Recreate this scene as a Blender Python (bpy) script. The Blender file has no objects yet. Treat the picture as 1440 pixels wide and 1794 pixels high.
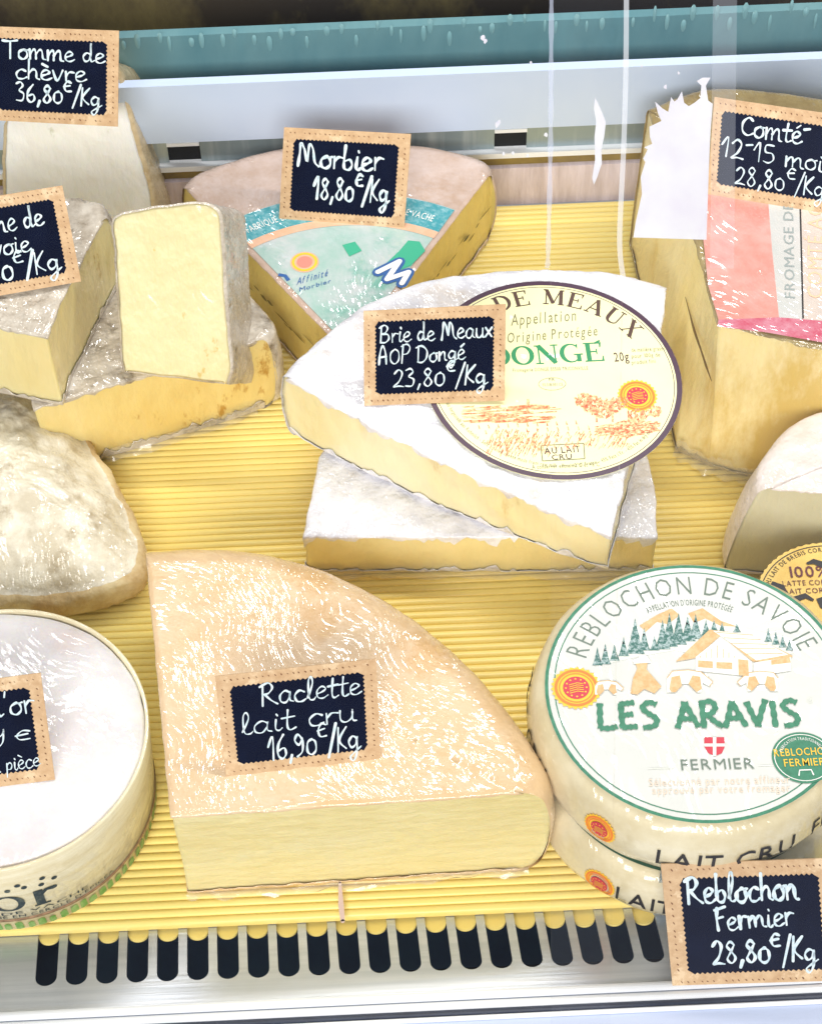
import bpy, math, random
import numpy as np
from mathutils import Vector, noise, geometry
random.seed(11)
S = 0.01                                   # everything below is laid out in centimetres, meshes are written in metres
scene = bpy.context.scene
COL = scene.collection

# ------------------------------------------------------------------ camera
FPX, DIST = 3600.0, 86.0
PIT, YAW, ROL = math.radians(52.4), math.radians(-1.1), math.radians(-1.65)
_cp, _sp, _c, _s = math.cos(PIT), math.sin(PIT), math.cos(YAW), math.sin(YAW)
_r = np.array([_c, _s, 0.0]); FW = np.array([-_s * _cp, _c * _cp, -_sp]); _u = np.cross(_r, FW)
RT = math.cos(ROL) * _r + math.sin(ROL) * _u
UP = -math.sin(ROL) * _r + math.cos(ROL) * _u
CAMP = -FW * DIST
cd = bpy.data.cameras.new('camera'); cam = bpy.data.objects.new('camera', cd); COL.objects.link(cam)
from mathutils import Matrix
cam.matrix_world = Matrix(((RT[0], UP[0], -FW[0], CAMP[0] * S), (RT[1], UP[1], -FW[1], CAMP[1] * S),
                           (RT[2], UP[2], -FW[2], CAMP[2] * S), (0, 0, 0, 1)))
cd.sensor_fit = 'VERTICAL'; cd.sensor_height = 24.0; cd.lens = FPX / 1794.0 * 24.0
cd.clip_start = 0.02; cd.clip_end = 50
scene.camera = cam

# ------------------------------------------------------------------ world, lamps, exposure
w = bpy.data.worlds.new('World'); scene.world = w; w.use_nodes = True
bg = w.node_tree.nodes['Background']; bg.inputs[0].default_value = (0.88, 0.92, 1.0, 1); bg.inputs[1].default_value = 0.33
scene.view_settings.view_transform = 'Standard'; scene.view_settings.look = 'None'
scene.view_settings.exposure = 0.0; scene.view_settings.gamma = 1.0
scene.cycles.use_denoising = True
scene.cycles.max_bounces = 10; scene.cycles.transparent_max_bounces = 12

def area(name, loc, target, sx, sy, power, col):
    l = bpy.data.lights.new(name, 'AREA'); l.shape = 'RECTANGLE'; l.size = sx; l.size_y = sy; l.energy = power; l.color = col
    o = bpy.data.objects.new(name, l); COL.objects.link(o); o.location = loc
    d = Vector(target) - Vector(loc); o.rotation_euler = d.to_track_quat('-Z', 'Y').to_euler()
    return o
area('case_strip_lamp', (0.04, 0.20, 0.55), (0.0, -0.02, 0.0), 1.1, 0.035, 4.3, (1.0, 0.98, 0.95))
area('front_fill_lamp', (-0.25, -1.5, 1.05), (0.0, 0.0, 0.0), 1.3, 0.6, 32.0, (1.0, 0.965, 0.91))  # unseen fill lamp added in front to brighten the cut faces

# ------------------------------------------------------------------ geometry helpers
def on_plane(u, v, p0, n):
    """point of the photograph's grid taken onto a real plane of the display"""
    d = FW + (u - 720) / FPX * RT - (v - 897) / FPX * UP
    n = np.array(n, float)
    return CAMP + d * ((np.array(p0, float) - CAMP) @ n / (d @ n))
def at(u, v, z=0.0):
    return on_plane(u, v, (0, 0, z), (0, 0, 1))

def tag(o, label=None, cat=None, group=None, kind=None):
    if label: o['label'] = label
    if cat: o['category'] = cat
    if group: o['group'] = group
    if kind: o['kind'] = kind
    return o
def thing(name, loc, label, cat, group=None):
    o = bpy.data.objects.new(name, None); o.empty_display_size = 0.01
    COL.objects.link(o); o.location = (loc[0] * S, loc[1] * S, loc[2] * S)
    return tag(o, label, cat, group)
def obj(name, verts, faces, mats, parent=None, midx=None, smooth=True, label=None):
    base = parent
    ox = oy = oz = 0.0
    p = parent
    while p is not None:
        ox += p.location.x; oy += p.location.y; oz += p.location.z; p = p.parent
    me = bpy.data.meshes.new(name)
    me.from_pydata([(v[0] * S - ox, v[1] * S - oy, v[2] * S - oz) for v in verts], [], faces)
    if not isinstance(mats, (list, tuple)): mats = [mats]
    for m in mats: me.materials.append(m)
    if midx is not None: me.polygons.foreach_set('material_index', midx)
    me.polygons.foreach_set('use_smooth', [smooth] * len(me.polygons))
    me.update()
    o = bpy.data.objects.new(name, me); COL.objects.link(o); o.parent = parent
    if label: o['label'] = label
    return o
class MB:
    """collects faces for one mesh"""
    def __init__(s): s.v = []; s.f = []; s.m = []
    def add(s, vs, fs, m=0):
        b = len(s.v); s.v += [tuple(p) for p in vs]; s.f += [tuple(i + b for i in f) for f in fs]; s.m += [m] * len(fs)
    def box(s, x0, x1, y0, y1, z0, z1, m=0):
        s.add([(x0,y0,z0),(x1,y0,z0),(x1,y1,z0),(x0,y1,z0),(x0,y0,z1),(x1,y0,z1),(x1,y1,z1),(x0,y1,z1)],
              [(0,3,2,1),(4,5,6,7),(0,1,5,4),(1,2,6,5),(2,3,7,6),(3,0,4,7)], m)
    def build(s, name, mats, parent=None, smooth=False, label=None):
        return obj(name, s.v, s.f, mats, parent, s.m, smooth, label)

def catmull(P, closed=False, n=6):
    P = [np.array(p, float) for p in P]; out = []; N = len(P)
    for i in range(N if closed else N - 1):
        if closed: a, b, c, d = P[i-1], P[i], P[(i+1) % N], P[(i+2) % N]
        else: a, b, c, d = P[max(i-1, 0)], P[i], P[i+1], P[min(i+2, N-1)]
        for k in range(n):
            t = k / n
            out.append(0.5 * (2*b + (c-a)*t + (2*a-5*b+4*c-d)*t*t + (3*b-a-3*c+d)*t**3))
    if not closed: out.append(P[-1])
    return out

# ------------------------------------------------------------------ materials
def srgb(r, g, b):
    f = lambda c: (c / 12.92 if c <= 0.04045 else ((c + 0.055) / 1.055) ** 2.4)
    return (f(r / 255), f(g / 255), f(b / 255), 1)
def mk(name, c1, c2=None, scale=60, lo=0.35, hi=0.65, rough=0.5, bump=0.0, bscale=200, sss=0.0, film=0.0, metal=0.0,
       c3=None, c3scale=25, c3lo=0.55, c3hi=0.62, stretch=(1, 1, 1), spec=0.5, filmscale=1.0, rnd=0.0, detail=6, filmbump=1.0, film_rot=-1.0):
    m = bpy.data.materials.new(name); m.use_nodes = True; nt = m.node_tree; N = nt.nodes; L = nt.links
    p = N['Principled BSDF']
    p.inputs['Roughness'].default_value = rough; p.inputs['Metallic'].default_value = metal
    p.inputs['Specular IOR Level'].default_value = spec
    p.inputs['Base Color'].default_value = c1
    tc = N.new('ShaderNodeTexCoord')
    mp = N.new('ShaderNodeMapping'); mp.inputs['Scale'].default_value = stretch; L.new(tc.outputs['Object'], mp.inputs[0])
    col = None
    if c2 is not None:
        n = N.new('ShaderNodeTexNoise'); n.inputs['Scale'].default_value = scale; n.inputs['Detail'].default_value = detail
        n.inputs['Roughness'].default_value = 0.65
        L.new(mp.outputs[0], n.inputs['Vector'])
        r = N.new('ShaderNodeMapRange'); r.inputs[1].default_value = lo; r.inputs[2].default_value = hi; L.new(n.outputs[0], r.inputs[0])
        x = N.new('ShaderNodeMix'); x.data_type = 'RGBA'; x.inputs[6].default_value = c1; x.inputs[7].default_value = c2
        L.new(r.outputs[0], x.inputs[0]); col = x.outputs[2]
        if c3 is not None:
            n3 = N.new('ShaderNodeTexNoise'); n3.inputs['Scale'].default_value = c3scale; n3.inputs['Detail'].default_value = 8
            n3.inputs['Roughness'].default_value = 0.7
            L.new(mp.outputs[0], n3.inputs['Vector'])
            r3 = N.new('ShaderNodeMapRange'); r3.inputs[1].default_value = c3lo; r3.inputs[2].default_value = c3hi; L.new(n3.outputs[0], r3.inputs[0])
            y = N.new('ShaderNodeMix'); y.data_type = 'RGBA'; y.inputs[7].default_value = c3
            L.new(col, y.inputs[6]); L.new(r3.outputs[0], y.inputs[0]); col = y.outputs[2]
    if rnd:
        oi = N.new('ShaderNodeObjectInfo'); r = N.new('ShaderNodeMapRange'); r.inputs[3].default_value = 1 - rnd; r.inputs[4].default_value = 1 + rnd * .3
        L.new(oi.outputs['Random'], r.inputs[0])
        x = N.new('ShaderNodeMix'); x.data_type = 'RGBA'; x.blend_type = 'MULTIPLY'; x.inputs[0].default_value = 1
        if col is not None: L.new(col, x.inputs[6])
        else: x.inputs[6].default_value = c1
        L.new(r.outputs[0], x.inputs[7]); col = x.outputs[2]
    if col is not None: L.new(col, p.inputs['Base Color'])
    if bump:
        n = N.new('ShaderNodeTexNoise'); n.inputs['Scale'].default_value = bscale; n.inputs['Detail'].default_value = 8
        L.new(mp.outputs[0], n.inputs['Vector'])
        b = N.new('ShaderNodeBump'); b.inputs['Strength'].default_value = bump; b.inputs['Distance'].default_value = 0.002
        L.new(n.outputs[0], b.inputs['Height']); L.new(b.outputs[0], p.inputs['Normal'])
    if sss:
        p.inputs['Subsurface Weight'].default_value = sss; p.inputs['Subsurface Radius'].default_value = (1.0, 0.7, 0.35)
        p.inputs['Subsurface Scale'].default_value = 0.008
    if film:   # stretched cling film over the surface: a clear coat with its own creases
        p.inputs['Coat Weight'].default_value = film; p.inputs['Coat Roughness'].default_value = 0.085; p.inputs['Coat IOR'].default_value = 1.9
        p.inputs['Coat Weight'].default_value = min(1.0, film)
        m2 = N.new('ShaderNodeMapping'); m2.vector_type = 'TEXTURE'; m2.inputs['Rotation'].default_value = (0.1, 0.1, film_rot); m2.inputs['Scale'].default_value = (1, 1 / 5.5, 1)
        wp = N.new('ShaderNodeTexNoise'); wp.inputs['Scale'].default_value = 12; wp.inputs['Detail'].default_value = 2
        L.new(tc.outputs['Object'], wp.inputs['Vector'])
        w2 = N.new('ShaderNodeVectorMath'); w2.operation = 'MULTIPLY_ADD'; w2.inputs[1].default_value = (.10, .10, .10)
        L.new(wp.outputs[1], w2.inputs[0]); L.new(tc.outputs['Object'], w2.inputs[2]); L.new(w2.outputs[0], m2.inputs[0])
        nodes_ = []
        for sc_, amp in ((430 * filmscale, .72), (100 * filmscale, .16)):
            vo = N.new('ShaderNodeTexVoronoi'); vo.inputs['Scale'].default_value = sc_; L.new(m2.outputs[0], vo.inputs['Vector'])
            sb_ = N.new('ShaderNodeVectorMath'); sb_.operation = 'SUBTRACT'; sb_.inputs[1].default_value = (.5, .5, .5); L.new(vo.outputs['Color'], sb_.inputs[0])
            sc2 = N.new('ShaderNodeVectorMath'); sc2.operation = 'SCALE'; sc2.inputs['Scale'].default_value = amp * filmbump; L.new(sb_.outputs[0], sc2.inputs[0]); nodes_.append(sc2)
        # creases gather in patches, the film lies smooth between them
        pn_ = N.new('ShaderNodeTexNoise'); pn_.inputs['Scale'].default_value = 28; pn_.inputs['Detail'].default_value = 3; L.new(tc.outputs['Object'], pn_.inputs['Vector'])
        pr_ = N.new('ShaderNodeMapRange'); pr_.inputs[1].default_value = .40; pr_.inputs[2].default_value = .60; pr_.inputs[3].default_value = .2; L.new(pn_.outputs[0], pr_.inputs[0])
        sc3 = N.new('ShaderNodeVectorMath'); sc3.operation = 'SCALE'; L.new(nodes_[0].outputs[0], sc3.inputs[0]); L.new(pr_.outputs[0], sc3.inputs['Scale'])
        a1_ = N.new('ShaderNodeVectorMath'); L.new(sc3.outputs[0], a1_.inputs[0]); L.new(nodes_[1].outputs[0], a1_.inputs[1])
        ge = N.new('ShaderNodeNewGeometry'); a2_ = N.new('ShaderNodeVectorMath'); L.new(ge.outputs['Normal'], a2_.inputs[0]); L.new(a1_.outputs[0], a2_.inputs[1])
        nm_ = N.new('ShaderNodeVectorMath'); nm_.operation = 'NORMALIZE'; L.new(a2_.outputs[0], nm_.inputs[0]); L.new(nm_.outputs[0], p.inputs['Coat Normal'])
    return m
def flat(name, c, rough=0.6, **k): return mk(name, c, rough=rough, **k)
def ghost(name, c, alpha, rough=0.1, gloss=0.0):
    """clear or milky sheet"""
    m = bpy.data.materials.new(name); m.use_nodes = True; nt = m.node_tree; N = nt.nodes; L = nt.links
    for n in list(N):
        if n.type != 'OUTPUT_MATERIAL': N.remove(n)
    out = [n for n in N if n.type == 'OUTPUT_MATERIAL'][0]
    t = N.new('ShaderNodeBsdfTransparent'); d = N.new('ShaderNodeBsdfDiffuse'); d.inputs[0].default_value = c
    mx = N.new('ShaderNodeMixShader'); mx.inputs[0].default_value = alpha; L.new(t.outputs[0], mx.inputs[1]); L.new(d.outputs[0], mx.inputs[2])
    g = N.new('ShaderNodeBsdfGlossy'); g.inputs['Roughness'].default_value = rough
    lw = N.new('ShaderNodeFresnel'); lw.inputs[0].default_value = 1.45
    ml = N.new('ShaderNodeMath'); ml.operation = 'MULTIPLY'; ml.inputs[1].default_value = gloss; L.new(lw.outputs[0], ml.inputs[0])
    m2 = N.new('ShaderNodeMixShader'); L.new(ml.outputs[0], m2.inputs[0]); L.new(mx.outputs[0], m2.inputs[1]); L.new(g.outputs[0], m2.inputs[2])
    L.new(m2.outputs[0], out.inputs[0])
    return m

M = {}
M['rib'] = mk('yellow_plastic_rib', srgb(254, 234, 150), srgb(250, 222, 122), 40, stretch=(.15, 1, 1), rough=.34, rnd=.10, sss=.1)
M['steel'] = mk('brushed_steel', srgb(196, 201, 210), srgb(178, 185, 196), 300, stretch=(.02, 1, 1), rough=.33, metal=.65, bump=.05, bscale=900)
M['whitemetal'] = mk('white_enamel', srgb(240, 244, 250), rough=.25)
M['greymetal'] = mk('grey_trim', srgb(165, 172, 186), rough=.4)
M['gasket'] = mk('dark_blue_rubber', srgb(24, 34, 58), srgb(34, 46, 70), 120, rough=.4)
M['bluemetal'] = mk('pale_blue_enamel', srgb(196, 208, 236), rough=.35)
M['trough'] = mk('dark_trough', srgb(52, 74, 108), srgb(66, 98, 124), 30, rough=.35)
M['black'] = flat('black_void', srgb(8, 10, 14), .8)
M['duct'] = flat('dark_duct', srgb(24, 30, 46), .8)
M['kraft'] = mk('kraft_card', srgb(214, 182, 142), srgb(194, 158, 118), 260, rough=.75, bump=.15, bscale=900, c3=srgb(226, 198, 160), c3scale=90)
M['slate'] = mk('slate_print', srgb(8, 14, 36), srgb(12, 20, 44), 90, rough=.7, spec=.03)
M['chalk'] = mk('chalk_pen', srgb(228, 240, 246), srgb(188, 212, 222), 500, rough=.6)
M['punch'] = flat('punched_dot', srgb(112, 70, 36), .8)

# ------------------------------------------------------------------ ribbons and lettering
LC = [0]
def bump_lift(): LC[0] = (LC[0] + 1) % 14
def LQ(): return LC[0] * .0008
def ribbon(mb, pts, widths, frame, m=0, cap=True):
    """flat stroke of varying width; frame(x, y) -> point"""
    n = len(pts)
    if n < 2: return
    bump_lift()
    P = [np.array(p, float) for p in pts]
    L_, R_ = [], []
    for i in range(n):
        d = P[min(i+1, n-1)] - P[max(i-1, 0)]; l = np.hypot(*d) or 1; nn = np.array([-d[1], d[0]]) / l
        wv = widths[i] if hasattr(widths, '__len__') else widths
        L_.append(P[i] + nn * wv / 2); R_.append(P[i] - nn * wv / 2)
    vs = [frame(*p) for p in L_] + [frame(*p) for p in R_]
    fs = [(i, i + 1, n + i + 1, n + i) for i in range(n - 1)]
    mb.add(vs, [f[::-1] for f in fs], m)
    if cap:
        bump_lift()
        for P0, w0 in ((P[0], widths[0] if hasattr(widths, '__len__') else widths), (P[-1], widths[-1] if hasattr(widths, '__len__') else widths)):
            ring = [frame(P0[0] + w0/2*math.cos(a*math.pi/4), P0[1] + w0/2*math.sin(a*math.pi/4)) for a in range(8)]
            mb.add(ring, [tuple(range(8))], m); bump_lift()
def stroke_points(st): return catmull(st, n=5) if len(st) > 2 else [np.array(p, float) for p in st]

HAND = {  # handwriting: (advance, strokes); x-height .5, capitals 1, descenders to -.45
 'a': (.62, [[(.46,.42),(.28,.52),(.08,.34),(.1,.08),(.3,.02),(.45,.25),(.48,.48),(.46,.12),(.6,.03)]]),
 'b': (.5, [[(.1,1.0),(.07,.4),(.1,.06),(.3,.0),(.42,.2),(.32,.42),(.12,.36)]]),
 'c': (.5, [[(.44,.42),(.25,.5),(.06,.3),(.12,.04),(.32,.0),(.5,.1)]]),
 'd': (.6, [[(.4,.4),(.2,.46),(.05,.25),(.15,.02),(.34,.1),(.42,.5),(.4,1.0),(.4,.3),(.46,.02),(.6,.08)]]),
 'e': (.52, [[(.08,.22),(.3,.3),(.42,.42),(.26,.53),(.08,.36),(.1,.08),(.3,.0),(.52,.12)]]),
 'f': (.4, [[(.42,.9),(.28,1.0),(.18,.7),(.16,.0)],[(.02,.5),(.38,.52)]]),
 'g': (.6, [[(.46,.42),(.26,.5),(.08,.3),(.2,.08),(.42,.2),(.48,.48),(.44,-.15),(.26,-.44),(.12,-.28),(.4,-.08),(.66,.08)]]),
 'h': (.56, [[(.1,1.0),(.08,.0)],[(.09,.28),(.26,.5),(.4,.4),(.42,.08),(.54,.0)]]),
 'i': (.3, [[(.12,.5),(.1,.1),(.2,.0),(.3,.1)],[(.14,.74),(.17,.68)]]),
 'k': (.5, [[(.1,1.0),(.08,.0)],[(.4,.5),(.12,.22),(.45,.0)]]),
 'l': (.36, [[(.06,.12),(.26,.7),(.2,1.0),(.1,.8),(.12,.1),(.28,.0),(.38,.1)]]),
 'm': (.86, [[(.06,.5),(.08,.0)],[(.08,.26),(.24,.5),(.34,.42),(.36,.02)],[(.36,.26),(.54,.5),(.66,.42),(.7,.06),(.84,.0)]]),
 'n': (.56, [[(.06,.5),(.08,.0)],[(.08,.26),(.26,.5),(.38,.42),(.42,.06),(.54,.0)]]),
 'o': (.54, [[(.3,.5),(.08,.36),(.08,.1),(.28,.0),(.46,.16),(.42,.42),(.26,.5),(.34,.46),(.52,.48)]]),
 'p': (.52, [[(.1,.48),(.06,-.42)],[(.09,.3),(.26,.5),(.42,.36),(.34,.08),(.12,.08)]]),
 'r': (.44, [[(.08,.5),(.1,.0)],[(.1,.28),(.24,.48),(.44,.46)]]),
 's': (.44, [[(.38,.46),(.2,.5),(.12,.36),(.34,.2),(.28,.0),(.06,.04)]]),
 't': (.42, [[(.2,.85),(.16,.2),(.24,.0),(.42,.08)],[(.0,.52),(.4,.56)]]),
 'u': (.58, [[(.06,.5),(.08,.12),(.24,.0),(.42,.16),(.44,.5)],[(.44,.4),(.46,.06),(.58,.02)]]),
 'v': (.5, [[(.04,.5),(.22,.0),(.46,.52)]]),
 'x': (.5, [[(.06,.5),(.42,.0)],[(.44,.5),(.04,.0)]]),
 'y': (.52, [[(.06,.5),(.1,.2),(.28,.14),(.42,.3),(.44,.5),(.38,-.15),(.18,-.42),(.02,-.3)]]),
 'A': (.66, [[(.06,.0),(.14,.6),(.3,.96),(.46,.6),(.5,.0)],[(.08,.36),(.5,.4)]]),
 'B': (.7, [[(.12,.95),(.08,.0)],[(.0,.85),(.3,1.0),(.5,.82),(.36,.56),(.14,.5)],[(.14,.5),(.5,.46),(.58,.2),(.36,.0),(.06,.02)]]),
 'C': (.62, [[(.56,.72),(.36,.84),(.1,.6),(.1,.2),(.34,.02),(.62,.14)]]),
 'D': (.76, [[(.14,.9),(.1,.02)],[(.0,.82),(.34,.9),(.64,.62),(.6,.22),(.34,.0),(.06,.04)]]),
 'F': (.6, [[(.16,.95),(.14,.5),(.2,.0)],[(.06,.86),(.52,.98)],[(.14,.5),(.42,.56)]]),
 'K': (.52, [[(.12,.95),(.06,.0)],[(.5,.95),(.14,.45),(.46,.1)]]),
 'M': (.96, [[(.04,.0),(.1,.5),(.14,.95),(.3,.7),(.44,.2),(.5,.9),(.66,.75),(.76,.2),(.94,.02)]]),
 'O': (.7, [[(.36,.8),(.1,.6),(.1,.2),(.34,.0),(.58,.2),(.56,.62),(.34,.8)]]),
 'P': (.6, [[(.12,.95),(.08,.0)],[(.02,.88),(.34,.98),(.54,.78),(.4,.5),(.12,.46)]]),
 'R': (.74, [[(.14,.95),(.1,.0)],[(.02,.86),(.36,1.0),(.52,.78),(.36,.54),(.14,.5)],[(.2,.5),(.46,.2),(.7,.02)]]),
 'S': (.56, [[(.5,.85),(.3,.97),(.1,.8),(.24,.55),(.48,.35),(.38,.06),(.06,.06)]]),
 'T': (.72, [[(.0,.92),(.34,.9),(.72,.96)],[(.38,.9),(.36,.0)]]),
 '0': (.56, [[(.3,.62),(.1,.5),(.08,.14),(.28,.0),(.48,.16),(.46,.5),(.28,.62)]]),
 '1': (.4, [[(.02,.55),(.26,.95),(.24,.0)]]),
 '2': (.6, [[(.08,.72),(.28,.92),(.46,.72),(.32,.3),(.06,.02),(.3,.06),(.56,.02)]]),
 '3': (.58, [[(.08,.84),(.3,.92),(.42,.74),(.22,.52),(.46,.36),(.38,.04),(.06,.04)]]),
 '5': (.56, [[(.46,.92),(.14,.9),(.12,.55),(.4,.5),(.46,.2),(.26,.0),(.04,.06)]]),
 '6': (.56, [[(.4,.95),(.14,.6),(.08,.2),(.26,.0),(.46,.16),(.4,.42),(.14,.34)]]),
 '8': (.58, [[(.44,.78),(.28,.92),(.12,.74),(.3,.5),(.46,.22),(.28,.0),(.1,.18),(.26,.46),(.44,.78)]]),
 '9': (.56, [[(.42,.7),(.24,.88),(.08,.66),(.26,.46),(.44,.66),(.4,.2),(.14,.0)]]),
 '€': (.5, [[(.46,1.1),(.26,1.16),(.1,.92),(.18,.68),(.46,.68)],[(.06,.9),(.4,.96)]]),
 '/': (.42, [[(.44,1.05),(.02,-.2)]]),
 ',': (.3, [[(.18,.1),(.08,-.18)]]),
 '.': (.3, [[(.12,.12),(.18,.08)]]),
 '-': (.4, [[(.06,.7),(.32,.76)]]),
 "'": (.22, [[(.12,1.0),(.08,.78)]]),
 ' ': (.36, []),
}
HAND['é'] = (HAND['e'][0], HAND['e'][1] + [[(.24,.68),(.42,.82)]])
HAND['è'] = (HAND['e'][0], HAND['e'][1] + [[(.12,.84),(.34,.7)]])
def hand(mb, text, x0, x1, yb, h, rise, frame, aspect, width=.075, m=0):
    """handwritten line between x0 and x1 (shares of the panel); h = share of the panel height"""
    tot = sum(HAND[c][0] for c in text); sx = (x1 - x0) / tot; x = 0
    for c in text:
        adv, sts = HAND[c]; jy = random.uniform(-.03, .03); js = random.uniform(.94, 1.06); sl = random.uniform(-.02, .05)
        for st in sts:
            pts = []
            for p in stroke_points(st):
                X = x0 + (x + p[0] + sl * p[1]) * sx; Y = yb + (p[1] * js + jy) * h + rise * (X - x0)
                pts.append((X * aspect, Y))
            w0 = width * h * 1.25 * random.uniform(.85, 1.2); wd = [w0 * (1 + .3 * math.sin(i * .8 + x * 7)) * (1.15 - .3 * i / len(pts)) for i in range(len(pts))]
            ribbon(mb, pts, wd, lambda a, b: frame(a / aspect, b), m)
        x += adv
SER = {}
def _serif():
    T, t = .2, .065
    def hs(x0, x1, y): return ([(x0, y), (x1, y)], [t, t])
    SER['D'] = (.95, [([(.2,0),(.2,1)],[T,T]), ([(.2,.97),(.45,.97),(.72,.8),(.82,.5),(.72,.2),(.45,.03),(.2,.03)],'b'), hs(.02,.35,.97), hs(.02,.35,.03)])
    SER['E'] = (.88, [([(.2,0),(.2,1)],[T,T]), hs(.02,.74,.97), hs(.2,.55,.52), hs(.02,.78,.03), ([(.74,1),(.72,.74)],[.1,.04]), ([(.78,0),(.8,.28)],[.1,.04]), ([(.55,.66),(.55,.38)],[.05,.05])])
    SER['M'] = (1.15, [([(.17,0),(.17,.97)],[t,t]), ([(.17,.97),(.55,.08)],[T,T]), ([(.55,.08),(.92,.97)],[t,t]), ([(.95,0),(.95,.98)],[T,T]), hs(.02,.32,.03), hs(.8,1.12,.03), hs(.02,.22,.97), hs(.9,1.12,.97)])
    SER['A'] = (1.0, [([(.12,.0),(.46,.97)],[t,t]), ([(.46,1.0),(.84,.0)],[T,T]), hs(.24,.68,.33), hs(.0,.28,.03), hs(.66,1.0,.03)])
    SER['U'] = (1.0, [([(.22,1.0),(.22,.3),(.34,.06),(.55,.03),(.74,.12),(.78,.32),(.78,1.0)],[T,T,.14,.08,t,t,t]), hs(.04,.4,.97), hs(.62,.94,.97)])
    SER['X'] = (1.0, [([(.18,1.0),(.82,.0)],[T,T]), ([(.8,.97),(.18,.03)],[t,t]), hs(.02,.4,.97), hs(.62,.96,.97), hs(.02,.34,.03), hs(.6,.98,.03)])
    SER['O'] = (1.02, [([(.5+.39*math.cos(a),.5+.47*math.sin(a)) for a in [i*math.pi/12 for i in range(25)]],[t+(.2-t)*abs(math.cos(i*math.pi/12))**1.5 for i in range(25)])])
    SER['N'] = (1.05, [([(.17,0),(.17,.97)],[t,t]), ([(.17,.98),(.85,.02)],[T,T]), ([(.86,.0),(.86,1.0)],[t,t]), hs(.0,.34,.03), hs(.0,.26,.97), hs(.7,1.02,.97)])
    g = [i*math.pi/12 for i in range(3, 22)]
    SER['G'] = (1.05, [([(.5+.39*math.cos(a),.5+.47*math.sin(a)) for a in g],[t+(.2-t)*max(0,-math.cos(a))**1.2 for a in g]), ([(.82,.04),(.82,.42)],[.18,.18]), hs(.62,1.0,.42), ([(.78,.96),(.78,.72)],[.07,.03])])
    SER['I'] = (.45, [([(.22,0),(.22,1)],[T,T]), hs(.04,.42,.97), hs(.04,.42,.03)])
    SER['B'] = (.85, [([(.2,0),(.2,1)],[T,T]), hs(.02,.4,.97), hs(.02,.4,.03), ([(.3,.97),(.6,.9),(.66,.74),(.55,.56),(.25,.52)],[t,.12,.17,.1,t]), ([(.3,.52),(.64,.46),(.74,.26),(.62,.06),(.3,.03)],[t,.12,.19,.1,t])])
    SER['R'] = (.95, [([(.2,0),(.2,1)],[T,T]), hs(.02,.4,.97), hs(.02,.38,.03), ([(.3,.97),(.6,.9),(.68,.74),(.55,.54),(.25,.5)],[t,.12,.18,.1,t]), ([(.42,.5),(.86,.02)],[.18,.16])])
    SER[' '] = (.5, [])
_serif()
def glyph_mesh(text, style='sans', bold=0.0, shear=0.0, spacing=1.0):
    """list of (verts2d, faces, advance) per character, capital height about .7"""
    out = []
    for ch in text:
        cu = bpy.data.curves.new('glyph', 'FONT'); cu.body = ch; cu.resolution_u = 2; cu.offset = bold; cu.shear = shear; cu.fill_mode = 'FRONT'
        o = bpy.data.objects.new('glyph', cu); COL.objects.link(o)
        cu2 = None
        me = o.to_mesh(); vs = [(v.co.x, v.co.y) for v in me.vertices]; fs = [tuple(p.vertices) for p in me.polygons]
        wmax = max([v[0] for v in vs], default=0)
        o.to_mesh_clear(); bpy.data.objects.remove(o); bpy.data.curves.remove(cu)
        out.append((vs, fs, wmax if vs else 0))
    return out
def printed(mb, text, x0, x1, yb, h, frame, m=0, bold=0.0, shear=0.0, rise=0.0):
    """printed line fitted between x0 and x1 in the frame's own units, capital height h"""
    G = glyph_mesh(text, bold=bold, shear=shear); gap = .09; sp = .32
    adv = [(g[2] + gap if g[0] else sp) for g in G]; tot = sum(adv) - gap; k = (x1 - x0) / tot; x = 0; ky = h / .7
    for g, a in zip(G, adv):
        bump_lift()
        if g[0]: mb.add([frame(x0 + (x + v[0]) * k, yb + v[1] * ky + rise * (x + v[0]) * k) for v in g[0]], g[1], m)
        x += a
def printed_arc(mb, text, cx, cy, rx, ry, a0, a1, h, frame, m=0, bold=0.0, inward=False):
    """letters along an ellipse from angle a0 to a1 (degrees)"""
    G = glyph_mesh(text, bold=bold); gap = .1; sp = .34
    adv = [(g[2] + gap if g[0] else sp) for g in G]; tot = sum(adv); x = 0; k = h / .7; kq = abs(math.radians(a1 - a0)) * (rx + ry) / 2 / tot
    for g, a in zip(G, adv):
        t = math.radians(a0 + (a1 - a0) * (x + g[2] / 2) / tot)
        c, s = math.cos(t), math.sin(t); px, py = cx + rx * c, cy + ry * s
        tx, ty = -rx * s, ry * c; l = math.hypot(tx, ty); tx /= l; ty /= l
        if not inward: tx, ty = -tx, -ty
        nx, ny = -ty, tx
        if g[0]:
            kk = kq; bump_lift()
            mb.add([frame(px + (v[0] - g[2]/2) * kk * tx + v[1] * k * nx, py + (v[0] - g[2]/2) * kk * ty + v[1] * k * ny) for v in g[0]], g[1], m)
        x += a
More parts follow.
